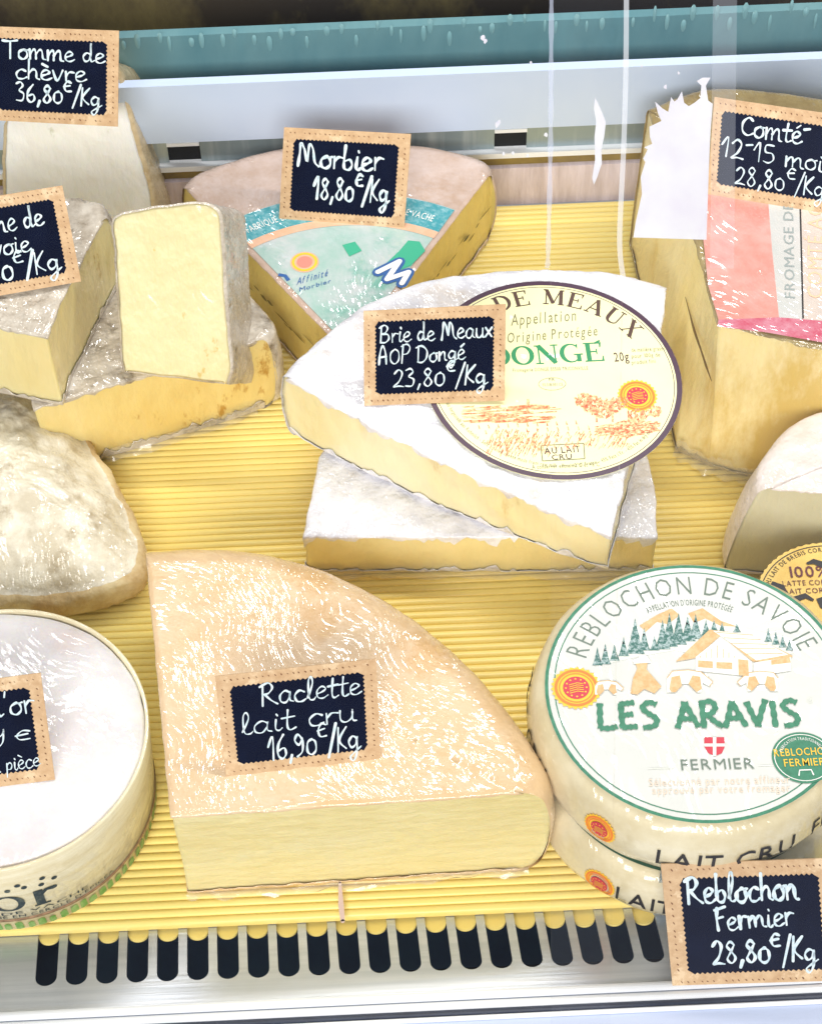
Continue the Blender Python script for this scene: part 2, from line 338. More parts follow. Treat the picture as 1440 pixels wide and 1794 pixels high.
def serif(mb, text, x0, x1, yb, h, frame, m=0, arc=None):
    tot = sum(SER[c][0] for c in text); k = (x1 - x0) / tot if arc is None else h; x = 0
    for c in text:
        adv, parts = SER[c]
        for pts, wd in parts:
            if wd == 'b': wd = [.065, .08, .16, .2, .16, .08, .065]
            n0 = len(pts); P = pts
            if n0 in (7,):
                P = catmull(pts, n=4); W = np.interp(np.linspace(0, n0 - 1, len(P)), range(n0), wd)
            else: W = wd
            if arc is None: fr = lambda a, b: frame(x0 + (x + a) * k, yb + b * h)
            else:
                cx, cy, rx, ry, a0, a1 = arc
                t = math.radians(a0 + (a1 - a0) * (x + adv / 2) / tot); px, py = cx + rx * math.cos(t), cy + ry * math.sin(t)
                tx, ty = rx * math.sin(t), -ry * math.cos(t); l = math.hypot(tx, ty); tx /= l; ty /= l
                fr = lambda a, b, px=px, py=py, tx=tx, ty=ty, adv=adv: frame(px + (a - adv/2) * h * tx - b * h * ty, py + (a - adv/2) * h * ty + b * h * tx)
            ribbon(mb, P, list(W), fr, m, cap=False)
        x += adv
def disc(mb, cx, cy, rx, ry, frame, m=0, n=40, teeth=0, amp=0.0, rot=0.0):
    LC[0] = 0
    ring = []
    nn = teeth * 4 if teeth else n
    for i in range(nn):
        a = 2 * math.pi * i / nn; k = 1 + (amp * math.cos(a * teeth) if teeth else 0)
        ring.append(frame(cx + rx * k * math.cos(a + rot), cy + ry * k * math.sin(a + rot)))
    mb.add(ring, [tuple(range(nn))], m)
def annulus(mb, cx, cy, rx, ry, wd, frame, m=0, a0=0, a1=360, n=72):
    LC[0] = 0
    o = []; i_ = []
    for k in range(n + 1):
        a = math.radians(a0 + (a1 - a0) * k / n); c, s = math.cos(a), math.sin(a)
        o.append(frame(cx + rx * c, cy + ry * s)); i_.append(frame(cx + (rx - wd) * c, cy + (ry - wd) * s))
    mb.add(o + i_, [(k, k + 1, n + 2 + k, n + 1 + k) for k in range(n)], m)
def poly(mb, pts, frame, m=0):
    LC[0] = 0
    mb.add([frame(*p) for p in pts], [tuple(range(len(pts)))], m)

class Decal:
    """flat print lying in a plane: own right-angled axes in centimetres, x along the print's lines"""
    def __init__(s, o, x, p0=None, n=(0, 0, 1), z=0.0):
        s.p0 = np.array((0, 0, z) if p0 is None else p0, float); s.n = np.array(n, float); s.n /= np.linalg.norm(s.n)
        s.o = s.pt(*o); ex = s.pt(*x) - s.o; s.ex = ex / np.linalg.norm(ex); s.ey = np.cross(s.n, s.ex)
    def pt(s, u, v): return on_plane(u, v, s.p0, s.n)
    def loc(s, u, v): d = s.pt(u, v) - s.o; return np.array([d @ s.ex, d @ s.ey])
    def fr(s, lift=0.015): return lambda a, b: s.o + s.ex * a + s.ey * b + s.n * (lift + LQ())
    def h(s, u, v, hp): return abs(s.loc(u, v - hp)[1] - s.loc(u, v)[1])
    def text(s, mb, t, A, B, hp, m=0, lift=.015, **k):
        a, b = s.loc(*A), s.loc(*B)
        printed(mb, t, a[0], b[0], a[1], s.h(*A, hp), s.fr(lift), m, rise=(b[1] - a[1]) / (b[0] - a[0]), **k)
    def poly(s, mb, pts, m=0, lift=.015): poly(mb, [s.loc(*p) for p in pts], s.fr(lift), m)
    def line(s, mb, pts, wpx, m=0, lift=.015):
        k = s.h(*pts[0], 10) / 10
        ribbon(mb, [s.loc(*p) for p in pts], [x * k for x in wpx] if hasattr(wpx, '__len__') else wpx * k, s.fr(lift), m, cap=False)

def outline(pts, kinds, step=0.17):
    """pts: corners (x, y); kinds[i]: 'c' straight cut or 'r' rounded rind from i to i+1. Returns points, kind per segment, counter-clockwise"""
    P = [np.array(p[:2], float) for p in pts]; n = len(P)
    A = sum(P[i][0] * P[(i+1) % n][1] - P[(i+1) % n][0] * P[i][1] for i in range(n))
    if A < 0:
        P = P[::-1]; kinds = [kinds[(n - 2 - i) % n] for i in range(n)]
    out, kk = [], []
    allr = all(k == 'r' for k in kinds)
    for i in range(n):
        a, b = P[i], P[(i+1) % n]; l = np.hypot(*(b - a)); m = max(1, int(l / step))
        if kinds[i] == 'c': seg = [a + (b - a) * j / m for j in range(m)]
        else:
            p0 = P[i-1] if (kinds[i-1] == 'r') else a - (b - a) * .5
            p3 = P[(i+2) % n] if (kinds[(i+1) % n] == 'r') else b + (b - a) * .5
            seg = [0.5 * (2*a + (b-p0)*t + (2*p0-5*a+4*b-p3)*t*t + (3*a-p0-3*b+p3)*t**3) for t in [j / m for j in range(m)]]
        out += seg; kk += [kinds[i]] * m
    return np.array(out), kk

def nz(x, y, z, s, seed=0): return noise.noise(Vector((x * s + seed * 7.3, y * s - seed * 3.1, z * s + seed)))

def cheese(root, pts, kinds, ztop, zbot, m_rind, m_paste, bulge=0.0, bevel=0.15, skirt=0.3, jag=0.5, dome=0.0, lump=0.03,
           bot=None, seed=1, cutnoise=0.03, wob=0.03, m_side=None, bevel_cut=0.06, bskirt=0.2, xf=None, cap=True):
    """a piece of cheese: paste body with a rind over its top, its rounded sides and its underside"""
    if xf is None: xf = lambda p: p
    zt = ztop if callable(ztop) else (lambda x, y: ztop)
    zb = zbot if callable(zbot) else (lambda x, y: zbot)
    V, K = outline(pts, kinds); n = len(V)
    if bot is not None:
        Vb, _ = outline(bot, kinds)
        t0 = np.linspace(0, 1, len(Vb), endpoint=False)
        # match points corner by corner
        m = len(pts); A = []
        P = [np.array(p[:2], float) for p in pts]; Q = [np.array(p[:2], float) for p in bot]
        ar = sum(P[i][0] * P[(i+1) % m][1] - P[(i+1) % m][0] * P[i][1] for i in range(m))
        if ar < 0: P = P[::-1]; Q = Q[::-1]
        sh = []
        for i in range(m):
            l = np.hypot(*(P[(i+1) % m] - P[i])); q = max(1, int(l / 0.17))
            d0 = Q[i] - P[i]; d1 = Q[(i+1) % m] - P[(i+1) % m]
            sh += [d0 + (d1 - d0) * j / q for j in range(q)]
        SH = np.array(sh)
    else: SH = np.zeros((n, 2))
    nx = np.roll(V, -1, 0) - np.roll(V, 1, 0); l = np.hypot(nx[:, 0], nx[:, 1])[:, None]; NR = np.c_[nx[:, 1], -nx[:, 0]] / l
    D = np.zeros((n, 2)); isr = [False] * n
    for i in range(n):
        a, b = K[i-1], K[i]
        if a == 'r' and b == 'r': D[i] = NR[i]; isr[i] = True
        elif a == 'r' and b == 'c':
            e = V[i] - V[(i+1) % n]; D[i] = e / np.hypot(*e); isr[i] = True
        elif a == 'c' and b == 'r':
            e = V[i] - V[i-1]; D[i] = e / np.hypot(*e); isr[i] = True
    # the pull of a rounded corner fades along the straight cut beside it
    reach = 4.0 * max(bevel, bulge, .1); WT = [1.0 if isr[i] else 0.0 for i in range(n)]; DD = D.copy()
    for i in range(n):
        if not isr[i]: continue
        for sgn in (1, -1):
            if K[i if sgn == 1 else i - 1] != 'c': continue
            j = (i + sgn) % n; s_ = 0.0; pv = V[i]
            while not isr[j]:
                s_ += np.hypot(*(V[j] - pv)); pv = V[j]; wq = 1 - s_ / reach
                if wq <= 0: break
                if wq > WT[j]: WT[j] = wq; DD[j] = D[i]
                j = (j + sgn) % n
    cen = V.mean(0)
    def ring(depth, t, infl=0.0, bev=True):
        """depth[i] below the top, t = share of the full height"""
        R = []; drop = .07 if (not bev and cap) else 0
        for i in range(n):
            x, y = V[i]; h = zt(x, y) - zb(x, y); d = depth[i]; tt = min(max(d / h, 0), 1)
            bb = bulge * math.sin(math.pi * tt) ** .75 if isr[i] else 0
            r = bevel if isr[i] else bevel_cut; ins = 0; big = 0; bq = bulge * math.sin(math.pi * tt) ** .75
            if d < r: ins = r - math.sqrt(max(r * r - (r - d) ** 2, 0))
            e = h - d
            if d < bevel: big = bevel - math.sqrt(max(bevel * bevel - (bevel - d) ** 2, 0))
            if e < bevel: big = max(big, bevel - math.sqrt(max(bevel * bevel - (bevel - e) ** 2, 0)))
            if e < r: ins = max(ins, r - math.sqrt(max(r * r - (r - e) ** 2, 0)))
            if isr[i]: q = V[i] + D[i] * (bb - ins) + NR[i] * infl + SH[i] * tt
            else: q = V[i] + DD[i] * WT[i] * (bq - big) - NR[i] * ins + NR[i] * infl + SH[i] * tt
            wb = nz(x, y, d, 1.1, seed) * wob + nz(x, y, d, 4, seed) * (cutnoise * .5 if not isr[i] else lump * .8)
            q = q + NR[i] * wb
            R.append((q[0], q[1], zt(x, y) - d - (drop if d < .04 else (-drop if (h - d < .04 and bskirt) else 0))))
        return R
    H = [zt(*V[i]) - zb(*V[i]) for i in range(n)]
    # paste
    levels = [0, .01, .02, .035, .055] + [j / 12 for j in range(1, 12)] + [.95, .98, 1]
    mb = MB(); vs = []
    for t in levels: vs += ring([h * t for h in H], t, -0.045, bev=False)
    fs = [(k*n + i, (k+1)*n + i, (k+1)*n + (i+1) % n, k*n + (i+1) % n) for k in range(len(levels) - 1) for i in range(n)]
    mb.add(vs, fs, 0); mb.add([vs[i] for i in range(n)], [tuple(range(n))], 0); mb.add([vs[(len(levels)-1)*n + i] for i in range(n)], [tuple(range(n))[::-1]], 0)
    mb.v = [xf(p) for p in mb.v]; mb.build('paste', m_paste, root, smooth=True)
    # rind: cap
    def rind(up, name):
        NR_ = 44; vs = []; fs = []
        zf = (lambda x, y: zt(x, y)) if up else (lambda x, y: zb(x, y))
        sk = []
        for i in range(n):
            if isr[i]: sk.append(H[i] if up else 0.02)
            else:
                s_ = skirt if up else bskirt
                sk.append(s_ * (1 + jag * 1.6 * nz(V[i][0], V[i][1], 3, 2.2, seed + 5) + jag * .9 * nz(V[i][0], V[i][1], 9, 6, seed)))
                sk[-1] = max(.05, sk[-1])
        e0 = ring([0 if up else H[i] for i in range(n)], 0, 0.02)
        rows = []
        for k in range(NR_):
            f = k / NR_
            row = []
            for i in range(n):
                x = cen[0] + (e0[i][0] - cen[0]) * f; y = cen[1] + (e0[i][1] - cen[1]) * f
                g = (1 - f ** 2.2)
                z = zf(V[i][0] * f + cen[0] * (1 - f), V[i][1] * f + cen[1] * (1 - f)) + (1 if up else -1) * (.02 + (dome * g if up else 0)) + (lump * 2 * nz(x, y, 0, 1.4, seed) + lump * .6 * nz(x, y, 0, 5, seed) if up else 0) * min(1, (1 - f) * 6)
                row.append((x, y, z))
            rows.append(row)
        rows.append([(a, b, c + (.02 if up else -.02)) for a, b, c in e0])
        ks = (.008, .02, .04, .065, .1, .15, .22, .35, .5, .65, .78, .86, .91, .95, .975, .99, 1.0)
        for t in ks:
            dd = [(sk[i] * t if up else H[i] - sk[i] * t) for i in range(n)]
            rows.append(ring(dd, t, 0.035 if t < 1 else 0.0))
        if not cap: rows = rows[NR_:]
        c0 = len(rows)
        for r_ in rows: vs += r_
        for k in range(c0 - 1):
            for i in range(n):
                j = (i + 1) % n; f = (k*n + i, (k+1)*n + i, (k+1)*n + j, k*n + j)
                if isr[i] != isr[j] and k > c0 - len(ks) + 0: continue      # the rind stops where the knife went through
                fs.append(f if up else f[::-1])
        mi = [0] * len(fs)
        mats = [m_rind]
        if m_side is not None and up:
            mats.append(m_side); b = ((NR_ if cap else 0) + 2) * n
            for q, f in enumerate(fs):
                if min(f) >= b and isr[min(f) % n]: mi[q] = 1
        obj(name, [xf(p) for p in vs], fs, mats, root, mi, True)
    rind(True, 'rind')
    if bskirt: rind(False, 'bottom_rind')

def pz(z, *px): return [at(u, v, z) for u, v in px]
def pl(p0, n, *px): return [on_plane(u, v, p0, n) for u, v in px]

# ================================================================== THE DISPLAY: mat, plates, rear wall
YB, YF = 18.1, -18.4
mat = thing('corrugated_mat', (0, YF, 0), 'yellow ribbed plastic mat under all the cheeses', 'mat')
NR = 109; pitch = (YB - YF) / NR
mb = MB(); r = pitch / 2; seg = 7; X0, X1 = -34.0, 34.0
prof = [(-r, -.2)] + [(-r * math.cos(math.pi * k / seg), r * .72 * math.sin(math.pi * k / seg)) for k in range(seg + 1)] + [(r, -.2)]
for X in (X0, X1): mb.add([(X, y, z - r) for y, z in prof], [])
k = len(prof); mb.f += [(i, i + 1, k + i + 1, k + i)[::-1] for i in range(k - 1)] + [tuple(range(k)), tuple(range(k, 2*k))[::-1]]; mb.m = [0] * len(mb.f)
rib_me = None
for i in range(NR):
    y = YF + pitch * (i + .5)
    if rib_me is None:
        o = obj('rib', mb.v, mb.f, M['rib'], None, mb.m, True); rib_me = o.data; o.parent = mat
    else:
        o = bpy.data.objects.new('rib', rib_me); COL.objects.link(o); o.parent = mat
    o.location = (0, (y - YF) * S, random.uniform(-.006, .006) * S)
base = obj('mat_bed', [(X0, YF + .3, -.42), (X1, YF + .3, -.42), (X1, YB, -.42), (X0, YB, -.42), (X0, YF + .3, -.5), (X1, YF + .3, -.5), (X1, YB, -.5), (X0, YB, -.5)],
           [(0,1,2,3),(4,7,6,5),(0,4,5,1),(2,6,7,3)], M['greymetal'], None, None, False)
base.name = 'shelf_floor'; tag(base, kind='structure')

# slotted steel plate in front
TF = math.radians(12.0); pn = (0, math.sin(TF), math.cos(TF)); pp0 = (0, YF, -.40)
def plate(u, v, lift=0.0): return on_plane(u, v, np.array(pp0) + np.array(pn) * lift, pn)
def uw(p):  # plate coordinates
    d = np.array(p) - np.array(pp0); return np.array([d[0], -(d[1] * math.cos(TF) - d[2] * math.sin(TF))])
def wu(a, b, lift=0.0): return (a, YF - b * math.cos(TF) + lift * math.sin(TF), -.40 + b * math.sin(TF) + lift * math.cos(TF))
tops = [(86.7 + (1126.5 - 86.7) * i / 20, 1634 - (1634 - 1599) * i / 20) for i in range(21)]
bots = [(80.5 + (1148 - 80.5) * i / 20, 1727.5 - (1727.5 - 1686) * i / 20) for i in range(21)]
slots = []
for a, b in zip(tops, bots):
    A, B = uw(plate(*a)), uw(plate(*b)); slots.append((A, B))
sw = .385
pl_mid = 0
SL = []
d_sl = (slots[20][0][0] - slots[0][0][0]) / 20
d_sb = (slots[20][1][0] - slots[0][1][0]) / 20
for i in range(-12, 34):
    if 0 <= i <= 20: A, B = slots[i]
    else: A = slots[0][0] + np.array([d_sl * i, (slots[20][0][1]-slots[0][0][1]) / 20 * i]); B = slots[0][1] + np.array([d_sb * i, (slots[20][1][1]-slots[0][1][1]) / 20 * i])
    if -1 <= i < 0 or 21 <= i <= 33 or i < -1: 
        if i in range(-12, 0): continue
        if 21 <= i <= 26: continue
    SL.append((A, B))
outer = [(X0, -1.2), (X1, -1.2), (X1, 4.6), (X0, 4.6)]
w_edge = uw(plate(720, 1744))[1]
outer = [(X0, -1.2), (X1, -1.2), (X1, w_edge), (X0, w_edge)]
loops = [[Vector((x, y, 0)) for x, y in outer]]
for A, B in SL:
    d = (B - A) / np.hypot(*(B - A)); nn = np.array([-d[1], d[0]]); Bc = B - d * sw; A0 = A - d * .75
    lp = [A0 + nn * sw, A0 - nn * sw]
    lp += [Bc - nn * sw * math.cos(t) + d * sw * math.sin(t) for t in [math.pi * k / 10 for k in range(11)]]
    loops.append([Vector((p[0], p[1], 0)) for p in lp])
flat_v = [v for lp in loops for v in lp]
tris = geometry.tessellate_polygon(loops)
mb = MB(); nv = len(flat_v)
mb.add([wu(v.x, v.y, 0) for v in flat_v] + [wu(v.x, v.y, -.12) for v in flat_v], [])
for t in tris:
    a, b, c = [flat_v[i] for i in t]; cr = (b.x-a.x)*(c.y-a.y)-(b.y-a.y)*(c.x-a.x)
    t = tuple(t) if cr < 0 else tuple(t)[::-1]
    mb.f.append(t); mb.f.append(tuple(i + nv for i in t)[::-1])
b0 = 0
for lp in loops:
    k = len(lp)
    for i in range(k): j = (i + 1) % k; mb.f.append((b0 + i, b0 + j, nv + b0 + j, nv + b0 + i))
    b0 += k
mb.m = [0] * len(mb.f)
comb = thing('slotted_plate', wu(0, 1.2), 'brushed steel air grille with a row of rounded slots in front of the mat', 'grille')
mb.build('grille_plate', M['steel'], comb)
# yellow half-discs at the upper end of each slot
mb = MB()
for A, B in SL:
    d = (B - A) / np.hypot(*(B - A)); nn = np.array([-d[1], d[0]]); rr = sw * 1.02
    q = A + d * .03
    ring = [q + nn * rr * math.cos(t) + d * rr * .98 * math.sin(t) for t in [math.pi * k / 12 for k in range(13)]]
    top = [wu(p[0], p[1], -.13) for p in ring] + [wu(*(q - nn * rr - d * 1.0), -.13), wu(*(q + nn * rr - d * 1.0), -.13)]
    bot = [wu(p[0], p[1], -.22) for p in ring] + [wu(*(q - nn * rr - d * 1.0), -.22), wu(*(q + nn * rr - d * 1.0), -.22)]
    n_ = len(top); m1 = MB()
    m1.add(top + bot, [tuple(range(n_)), tuple(range(n_, 2*n_))[::-1]] + [(i, (i+1) % n_, n_ + (i+1) % n_, n_ + i) for i in range(n_)], 0)
    tb = obj('yellow_half_disc', m1.v, m1.f, M['rib'], mat, m1.m, False)
mb = MB(); ribbon(mb, [at(596, 1549)[:2], at(598, 1590)[:2], at(601, 1618)[:2]], [.1, .2, .16], lambda a, b: (a, b, .19), 0); mb.build('stitch', flat('lilac_thread', srgb(222, 196, 190), .7), mat)
# the trough under the grille
mb = MB(); mb.box(X0, X1, YF - 4.5, YF + 1, -3.2, -3.1); mb.box(X0, X1, YF + .8, YF + 1, -3.1, -.6)
tag(mb.build('trough', M['trough']), kind='structure')
mb = MB(); mb.box(X0, X1, YF - 4.6, YF - 1.3, -3.09, -2.0); tag(mb.build('trough_duct', M['duct']), kind='structure')
# front rail
rail = thing('front_rail', wu(0, w_edge), 'white and dark blue edge rail along the bottom front of the counter', 'rail')
rows = [(1743, 1757, 'whitemetal', .10, 'rail_lip'), (1757, 1760.5, 'greymetal', .0, 'groove'), (1760.5, 1773, 'whitemetal', .08, 'rail_bead'), (1773, 1785.5, 'gasket', .02, 'gasket'), (1785.5, 1791, 'whitemetal', .06, 'lower_bead'), (1791, 1900, 'bluemetal', -.05, 'front_panel')]  # rail_lip: highlight on the folded edge, put in as white colour
for v0, v1, mm, lf, nm in rows:
    b0, b1 = uw(plate(720, v0))[1], uw(plate(720, v1))[1]; m1 = MB(); pr_ = []
    pts_ = [(b0, -.5), (b0, lf)] + [(b0 + (b1-b0) * k / 4, lf + .04 * math.sin(math.pi * k / 4)) for k in (1, 2, 3)] + [(b1, lf), (b1, -.5)]
    a = [wu(X0, b, l_) for b, l_ in pts_]; c = [wu(X1, b, l_) for b, l_ in pts_]; n_ = len(pts_)
    m1.add(a + c, [(i, i+1, n_+i+1, n_+i) for i in range(n_ - 1)] + [tuple(range(n_))[::-1], tuple(range(n_, 2*n_))], 0)
    m1.build(nm, M[mm], rail)

# rear of the case
M['foam'] = mk('white_fibre_strip', srgb(226, 214, 224), srgb(196, 182, 186), 160, stretch=(1.2, .15, .15), rough=.9, bump=.3, bscale=300)
M['ochre'] = mk('ochre_trim', srgb(150, 128, 62), srgb(120, 100, 50), 50, rough=.6)
M['teal'] = mk('teal_back_glass', srgb(118, 158, 164), srgb(92, 138, 148), 14, stretch=(1, .3, .3), rough=.22, c3=srgb(108, 158, 168), c3scale=18, c3lo=.55, c3hi=.75)
M['ledge'] = mk('pale_blue_ledge', srgb(206, 222, 246), srgb(196, 214, 242), 12, rough=.35)
M['vent'] = mk('stainless_back_panel', srgb(150, 166, 172), srgb(206, 216, 216), 55, lo=.5, hi=.8, stretch=(1.6, 1, .12), rough=.35, metal=.35)  # pale upright streaks in the colour stand for highlights on the steel
def rear(v0, v1, Y, depth, name, mat_, parent=None, x0=X0, x1=X1, lean=0.0):
    z0 = on_plane(720, v0, (0, Y, 0), (0, 1, 0))[2]; z1 = on_plane(720, v1, (0, Y, 0), (0, 1, 0))[2]
    m1 = MB(); m1.box(x0, x1, Y, Y + depth, z0, z1)
    return m1.build(name, mat_, parent)
back = thing('rear_riser', (0, 19, 0), 'pale blue and steel riser with vent openings behind the mat', 'riser')
rear(366, 302, 18.35, .5, 'fibre_strip', M['foam'], back)
rear(303, 297, 18.9, .4, 'shadow_gap', M['black'], back)
rear(297, 284, 18.6, .6, 'ochre_trim', M['ochre'], back)
rear(284.5, 276, 18.45, .6, 'white_bead', M['whitemetal'], back)
zp0 = on_plane(720, 277, (0, 18.8, 0), (0, 1, 0))[2]; zp1 = on_plane(720, 230, (0, 18.8, 0), (0, 1, 0))[2]
def pY(u, v, Y=18.8): return on_plane(u, v, (0, Y, 0), (0, 1, 0))
m1 = MB()
VX = []
for uu, vv, ww, hh in ((324, 272, 57, 42), (894, 243, 60, 43)):
    p = pY(uu, vv); wd = (pY(uu + ww/2, vv)[0] - pY(uu - ww/2, vv)[0]); VX.append((p[0], wd, pY(uu, vv + hh/2)[2], pY(uu, vv - hh/2)[2]))
VX = [(VX[0][0] + (VX[1][0]-VX[0][0]) * k, VX[0][1], VX[0][2], VX[0][3]) for k in (-1, 0, 1, 2)]
xs = X0
for (xc, wd, za, zb_) in VX:
    m1.box(xs, xc - wd/2, 18.8, 18.86, zp0, zp1 + .05); m1.box(xc - wd/2, xc + wd/2, 18.8, 18.86, zp0, za); m1.box(xc - wd/2, xc + wd/2, 18.8, 18.86, zb_, zp1 + .05); xs = xc + wd/2
m1.box(xs, X1, 18.8, 18.86, zp0, zp1 + .05)
m1.build('vent_panel', M['vent'], back)
for (xc, wd, za, zb_) in VX:
    m1 = MB(); m1.box(xc - wd/2 - .2, xc + wd/2 + .2, 18.95, 19.0, za - .4, zb_ + .3); m1.build('vent_recess', M['black'], back)
    m1 = MB(); m1.box(xc - wd/2, xc + wd/2, 18.62, 18.8, zb_ - .03, zb_ + .16); m1.build('vent_clip', M['whitemetal'], back)
rear(233, 133, 18.2, .5, 'ledge_face', M['ledge'], back)
zt_ = on_plane(720, 133, (0, 18.2, 0), (0, 1, 0))[2]
gl = thing('rear_glass', (0, 21, zt_), 'teal glass strip with pale painted reflections behind the pale ledge', 'glass')
rear(200, 46, 20.6, .5, 'teal_pane', M['teal'], gl)
M['drop'] = mk('reflection_mark', srgb(128, 174, 180), rough=.15, spec=.8)  # small lighter mounds stand in for reflections in the teal glass
dm = MB(); random.seed(4)
def mark_at(u, v, wpx, hpx):
    p = on_plane(u, v, (0, 20.58, 0), (0, 1, 0)); a = wpx / 42 / 2; b = hpx / 42 / 2 / .62
    ring = [(p[0] + a * math.cos(t), 20.56, p[2] + b * math.sin(t) * (1 if math.sin(t) < 0 else .7)) for t in [2*math.pi*k/10 for k in range(10)]]
    dm.add(ring + [(p[0], 20.46, p[2] - b * .1)], [(k, (k+1) % 10, 10) for k in range(10)], 0)
for i in range(46):
    u = 222 + i * 27 + random.uniform(-9, 9)
    if 1060 < u < 1090: continue
    mark_at(u, 84 - (u - 222) * .048 + random.uniform(-9, 9) - (12 if i % 3 else 0), random.uniform(6, 12), random.uniform(14, 30))
o = dm.build('reflection_marks', M['drop'], gl, smooth=True); tag(o, kind='stuff')
M['dark'] = mk('dark_rear_interior', srgb(48, 42, 38), srgb(74, 62, 42), 4.5, stretch=(1, .2, .5), rough=.9, c3=srgb(134, 122, 76), c3scale=7, c3lo=.48, c3hi=.66, detail=1)
m1 = MB(); m1.box(-60, 60, 26, 26.5, -5, 60)
tag(m1.build('backdrop', M['dark']), kind='structure')
m1 = MB(); m1.box(-60, 60, 21.1, 26, 4, 4.2); tag(m1.build('rear_shelf', M['dark']), kind='structure')

# ================================================================== cheese materials
RN = {}
RN['tomme'] = mk('grey_tomme_rind', srgb(218, 210, 196), srgb(176, 164, 146), 120, rough=.7, bump=.6, bscale=260, film=.75, c3=srgb(112, 100, 84), c3scale=90, c3lo=.56, c3hi=.7)
RN['fuzz'] = mk('mottled_rind', srgb(236, 231, 214), srgb(206, 196, 172), 60, lo=.4, hi=.6, rough=.8, bump=.7, bscale=180, film=.5, c3=srgb(178, 164, 136), c3scale=75, c3lo=.52, c3hi=.66, filmscale=.9)
RN['brown'] = mk('brown_rind_side', srgb(222, 206, 164), srgb(188, 158, 108), 60, rough=.8, bump=.5, bscale=300)
RN['brie'] = mk('white_bloomy_rind', srgb(242, 242, 247), srgb(220, 220, 228), 75, lo=.4, hi=.62, rough=.85, bump=1.4, bscale=130, film=.5, filmscale=1.2, c3=srgb(214, 200, 182), c3scale=30, c3lo=.54, c3hi=.76)
RN['chevre'] = mk('pale_ochre_rind', srgb(214, 196, 158), srgb(186, 162, 118), 70, rough=.6, bump=.5, bscale=240, film=.8)
RN['rac'] = mk('peach_washed_rind', srgb(224, 188, 138), srgb(232, 204, 166), 26, rough=.36, bump=.2, bscale=420, film=.85, filmscale=1.0, c3=srgb(218, 178, 124), c3scale=12, film_rot=-1.05, filmbump=1.2)
RN['morb'] = mk('pinkish_beige_rind', srgb(206, 184, 172), srgb(188, 160, 140), 70, rough=.55, bump=.2, bscale=300, film=.9, filmscale=.9)
RN['comte'] = mk('olive_brown_rind', srgb(168, 150, 100), srgb(140, 120, 74), 60, rough=.6, bump=.5, bscale=250, film=.8)
RN['corse'] = mk('chalky_pink_white_rind', srgb(234, 224, 220), srgb(214, 202, 190), 50, rough=.8, bump=.5, bscale=260, film=.4)
PS = {}
def paste(k, c1, c2, **kw): PS[k] = mk(k + '_paste', c1, c2, kw.pop('scale', 18), rough=kw.pop('rough', .42), bump=kw.pop('bump', .5), bscale=kw.pop('bscale', 160), sss=.25, stretch=kw.pop('stretch', (1, 1, .4)), film=kw.pop('film', .35), filmscale=kw.pop('filmscale', .35), filmbump=.35, **kw)
paste('chevre', srgb(252, 252, 248), srgb(246, 247, 238), c3=srgb(206, 204, 180), c3scale=90, c3lo=.62, c3hi=.68)
paste('pale', srgb(236, 226, 178), srgb(228, 214, 158), c3=srgb(214, 190, 116), c3scale=130, c3lo=.62, c3hi=.67)
paste('savoie', srgb(238, 226, 172), srgb(230, 212, 146), c3=srgb(206, 182, 112), c3scale=110, c3lo=.62, c3hi=.68)
paste('tomme', srgb(236, 216, 148), srgb(226, 198, 116), c3=srgb(186, 142, 60), c3scale=90, c3lo=.60, c3hi=.68)
paste('morb', srgb(230, 208, 126), srgb(216, 188, 100))
paste('brie', srgb(246, 238, 198), srgb(240, 228, 176), c3=srgb(226, 206, 150), c3scale=70, c3lo=.6, c3hi=.68)
paste('brie_low', srgb(246, 232, 178), srgb(238, 220, 156))
paste('rac', srgb(238, 228, 178), srgb(230, 208, 132), scale=7, stretch=(.5, .5, 1.6))
paste('comte', srgb(240, 220, 154), srgb(244, 230, 184), c3=srgb(218, 188, 106), c3scale=10, c3lo=.5, c3hi=.6)
paste('corse', srgb(220, 214, 184), srgb(206, 198, 160))

GR_C = 'cheeses laid out on the yellow mat'
def cz(name, base, label): return thing(name, base, label, 'cheese', GR_C)
def lathe(cx, cy, prof, n=96, wr=0.0, seed=0, closed_top=True):
    vs = []
    for r, z in prof:
        for i in range(n):
            a = 2 * math.pi * i / n; k = 1 + wr * nz(math.cos(a) * 3, math.sin(a) * 3, z, 1.3, seed) + wr * .5 * nz(math.cos(a) * 9, math.sin(a) * 9, z, 1, seed)
            vs.append((cx + r * k * math.cos(a), cy + r * k * math.sin(a), z))
    m = len(prof)
    fs = [(k*n + i, k*n + (i+1) % n, (k+1)*n + (i+1) % n, (k+1)*n + i) for k in range(m - 1) for i in range(n)]
    fs.append(tuple(range((m-1)*n, m*n))); fs.append(tuple(range(n))[::-1])
    return vs, fs

# ------------------------------------------------------------------ 1. Raclette quarter, front centre
rk = cz('raclette_wedge', at(620, 1500, 0), 'big peach-rinded raclette quarter in cling film at front centre, price card on top')
arc = [(940, 1386), (948, 1352), (925, 1305), (880, 1240), (830, 1180), (770, 1122), (700, 1067), (620, 1020), (530, 983), (440, 962), (350, 956), (256, 961)]
P_ = pz(5.8, (300, 1430), *arc)
cheese(rk, P_, ['c'] + ['r'] * (len(arc) - 1) + ['c'], 5.8, 0.05, RN['rac'], PS['rac'], bulge=.55, bevel=.75, skirt=.12, jag=.3, lump=.02, seed=2, wob=.04, bevel_cut=.1)

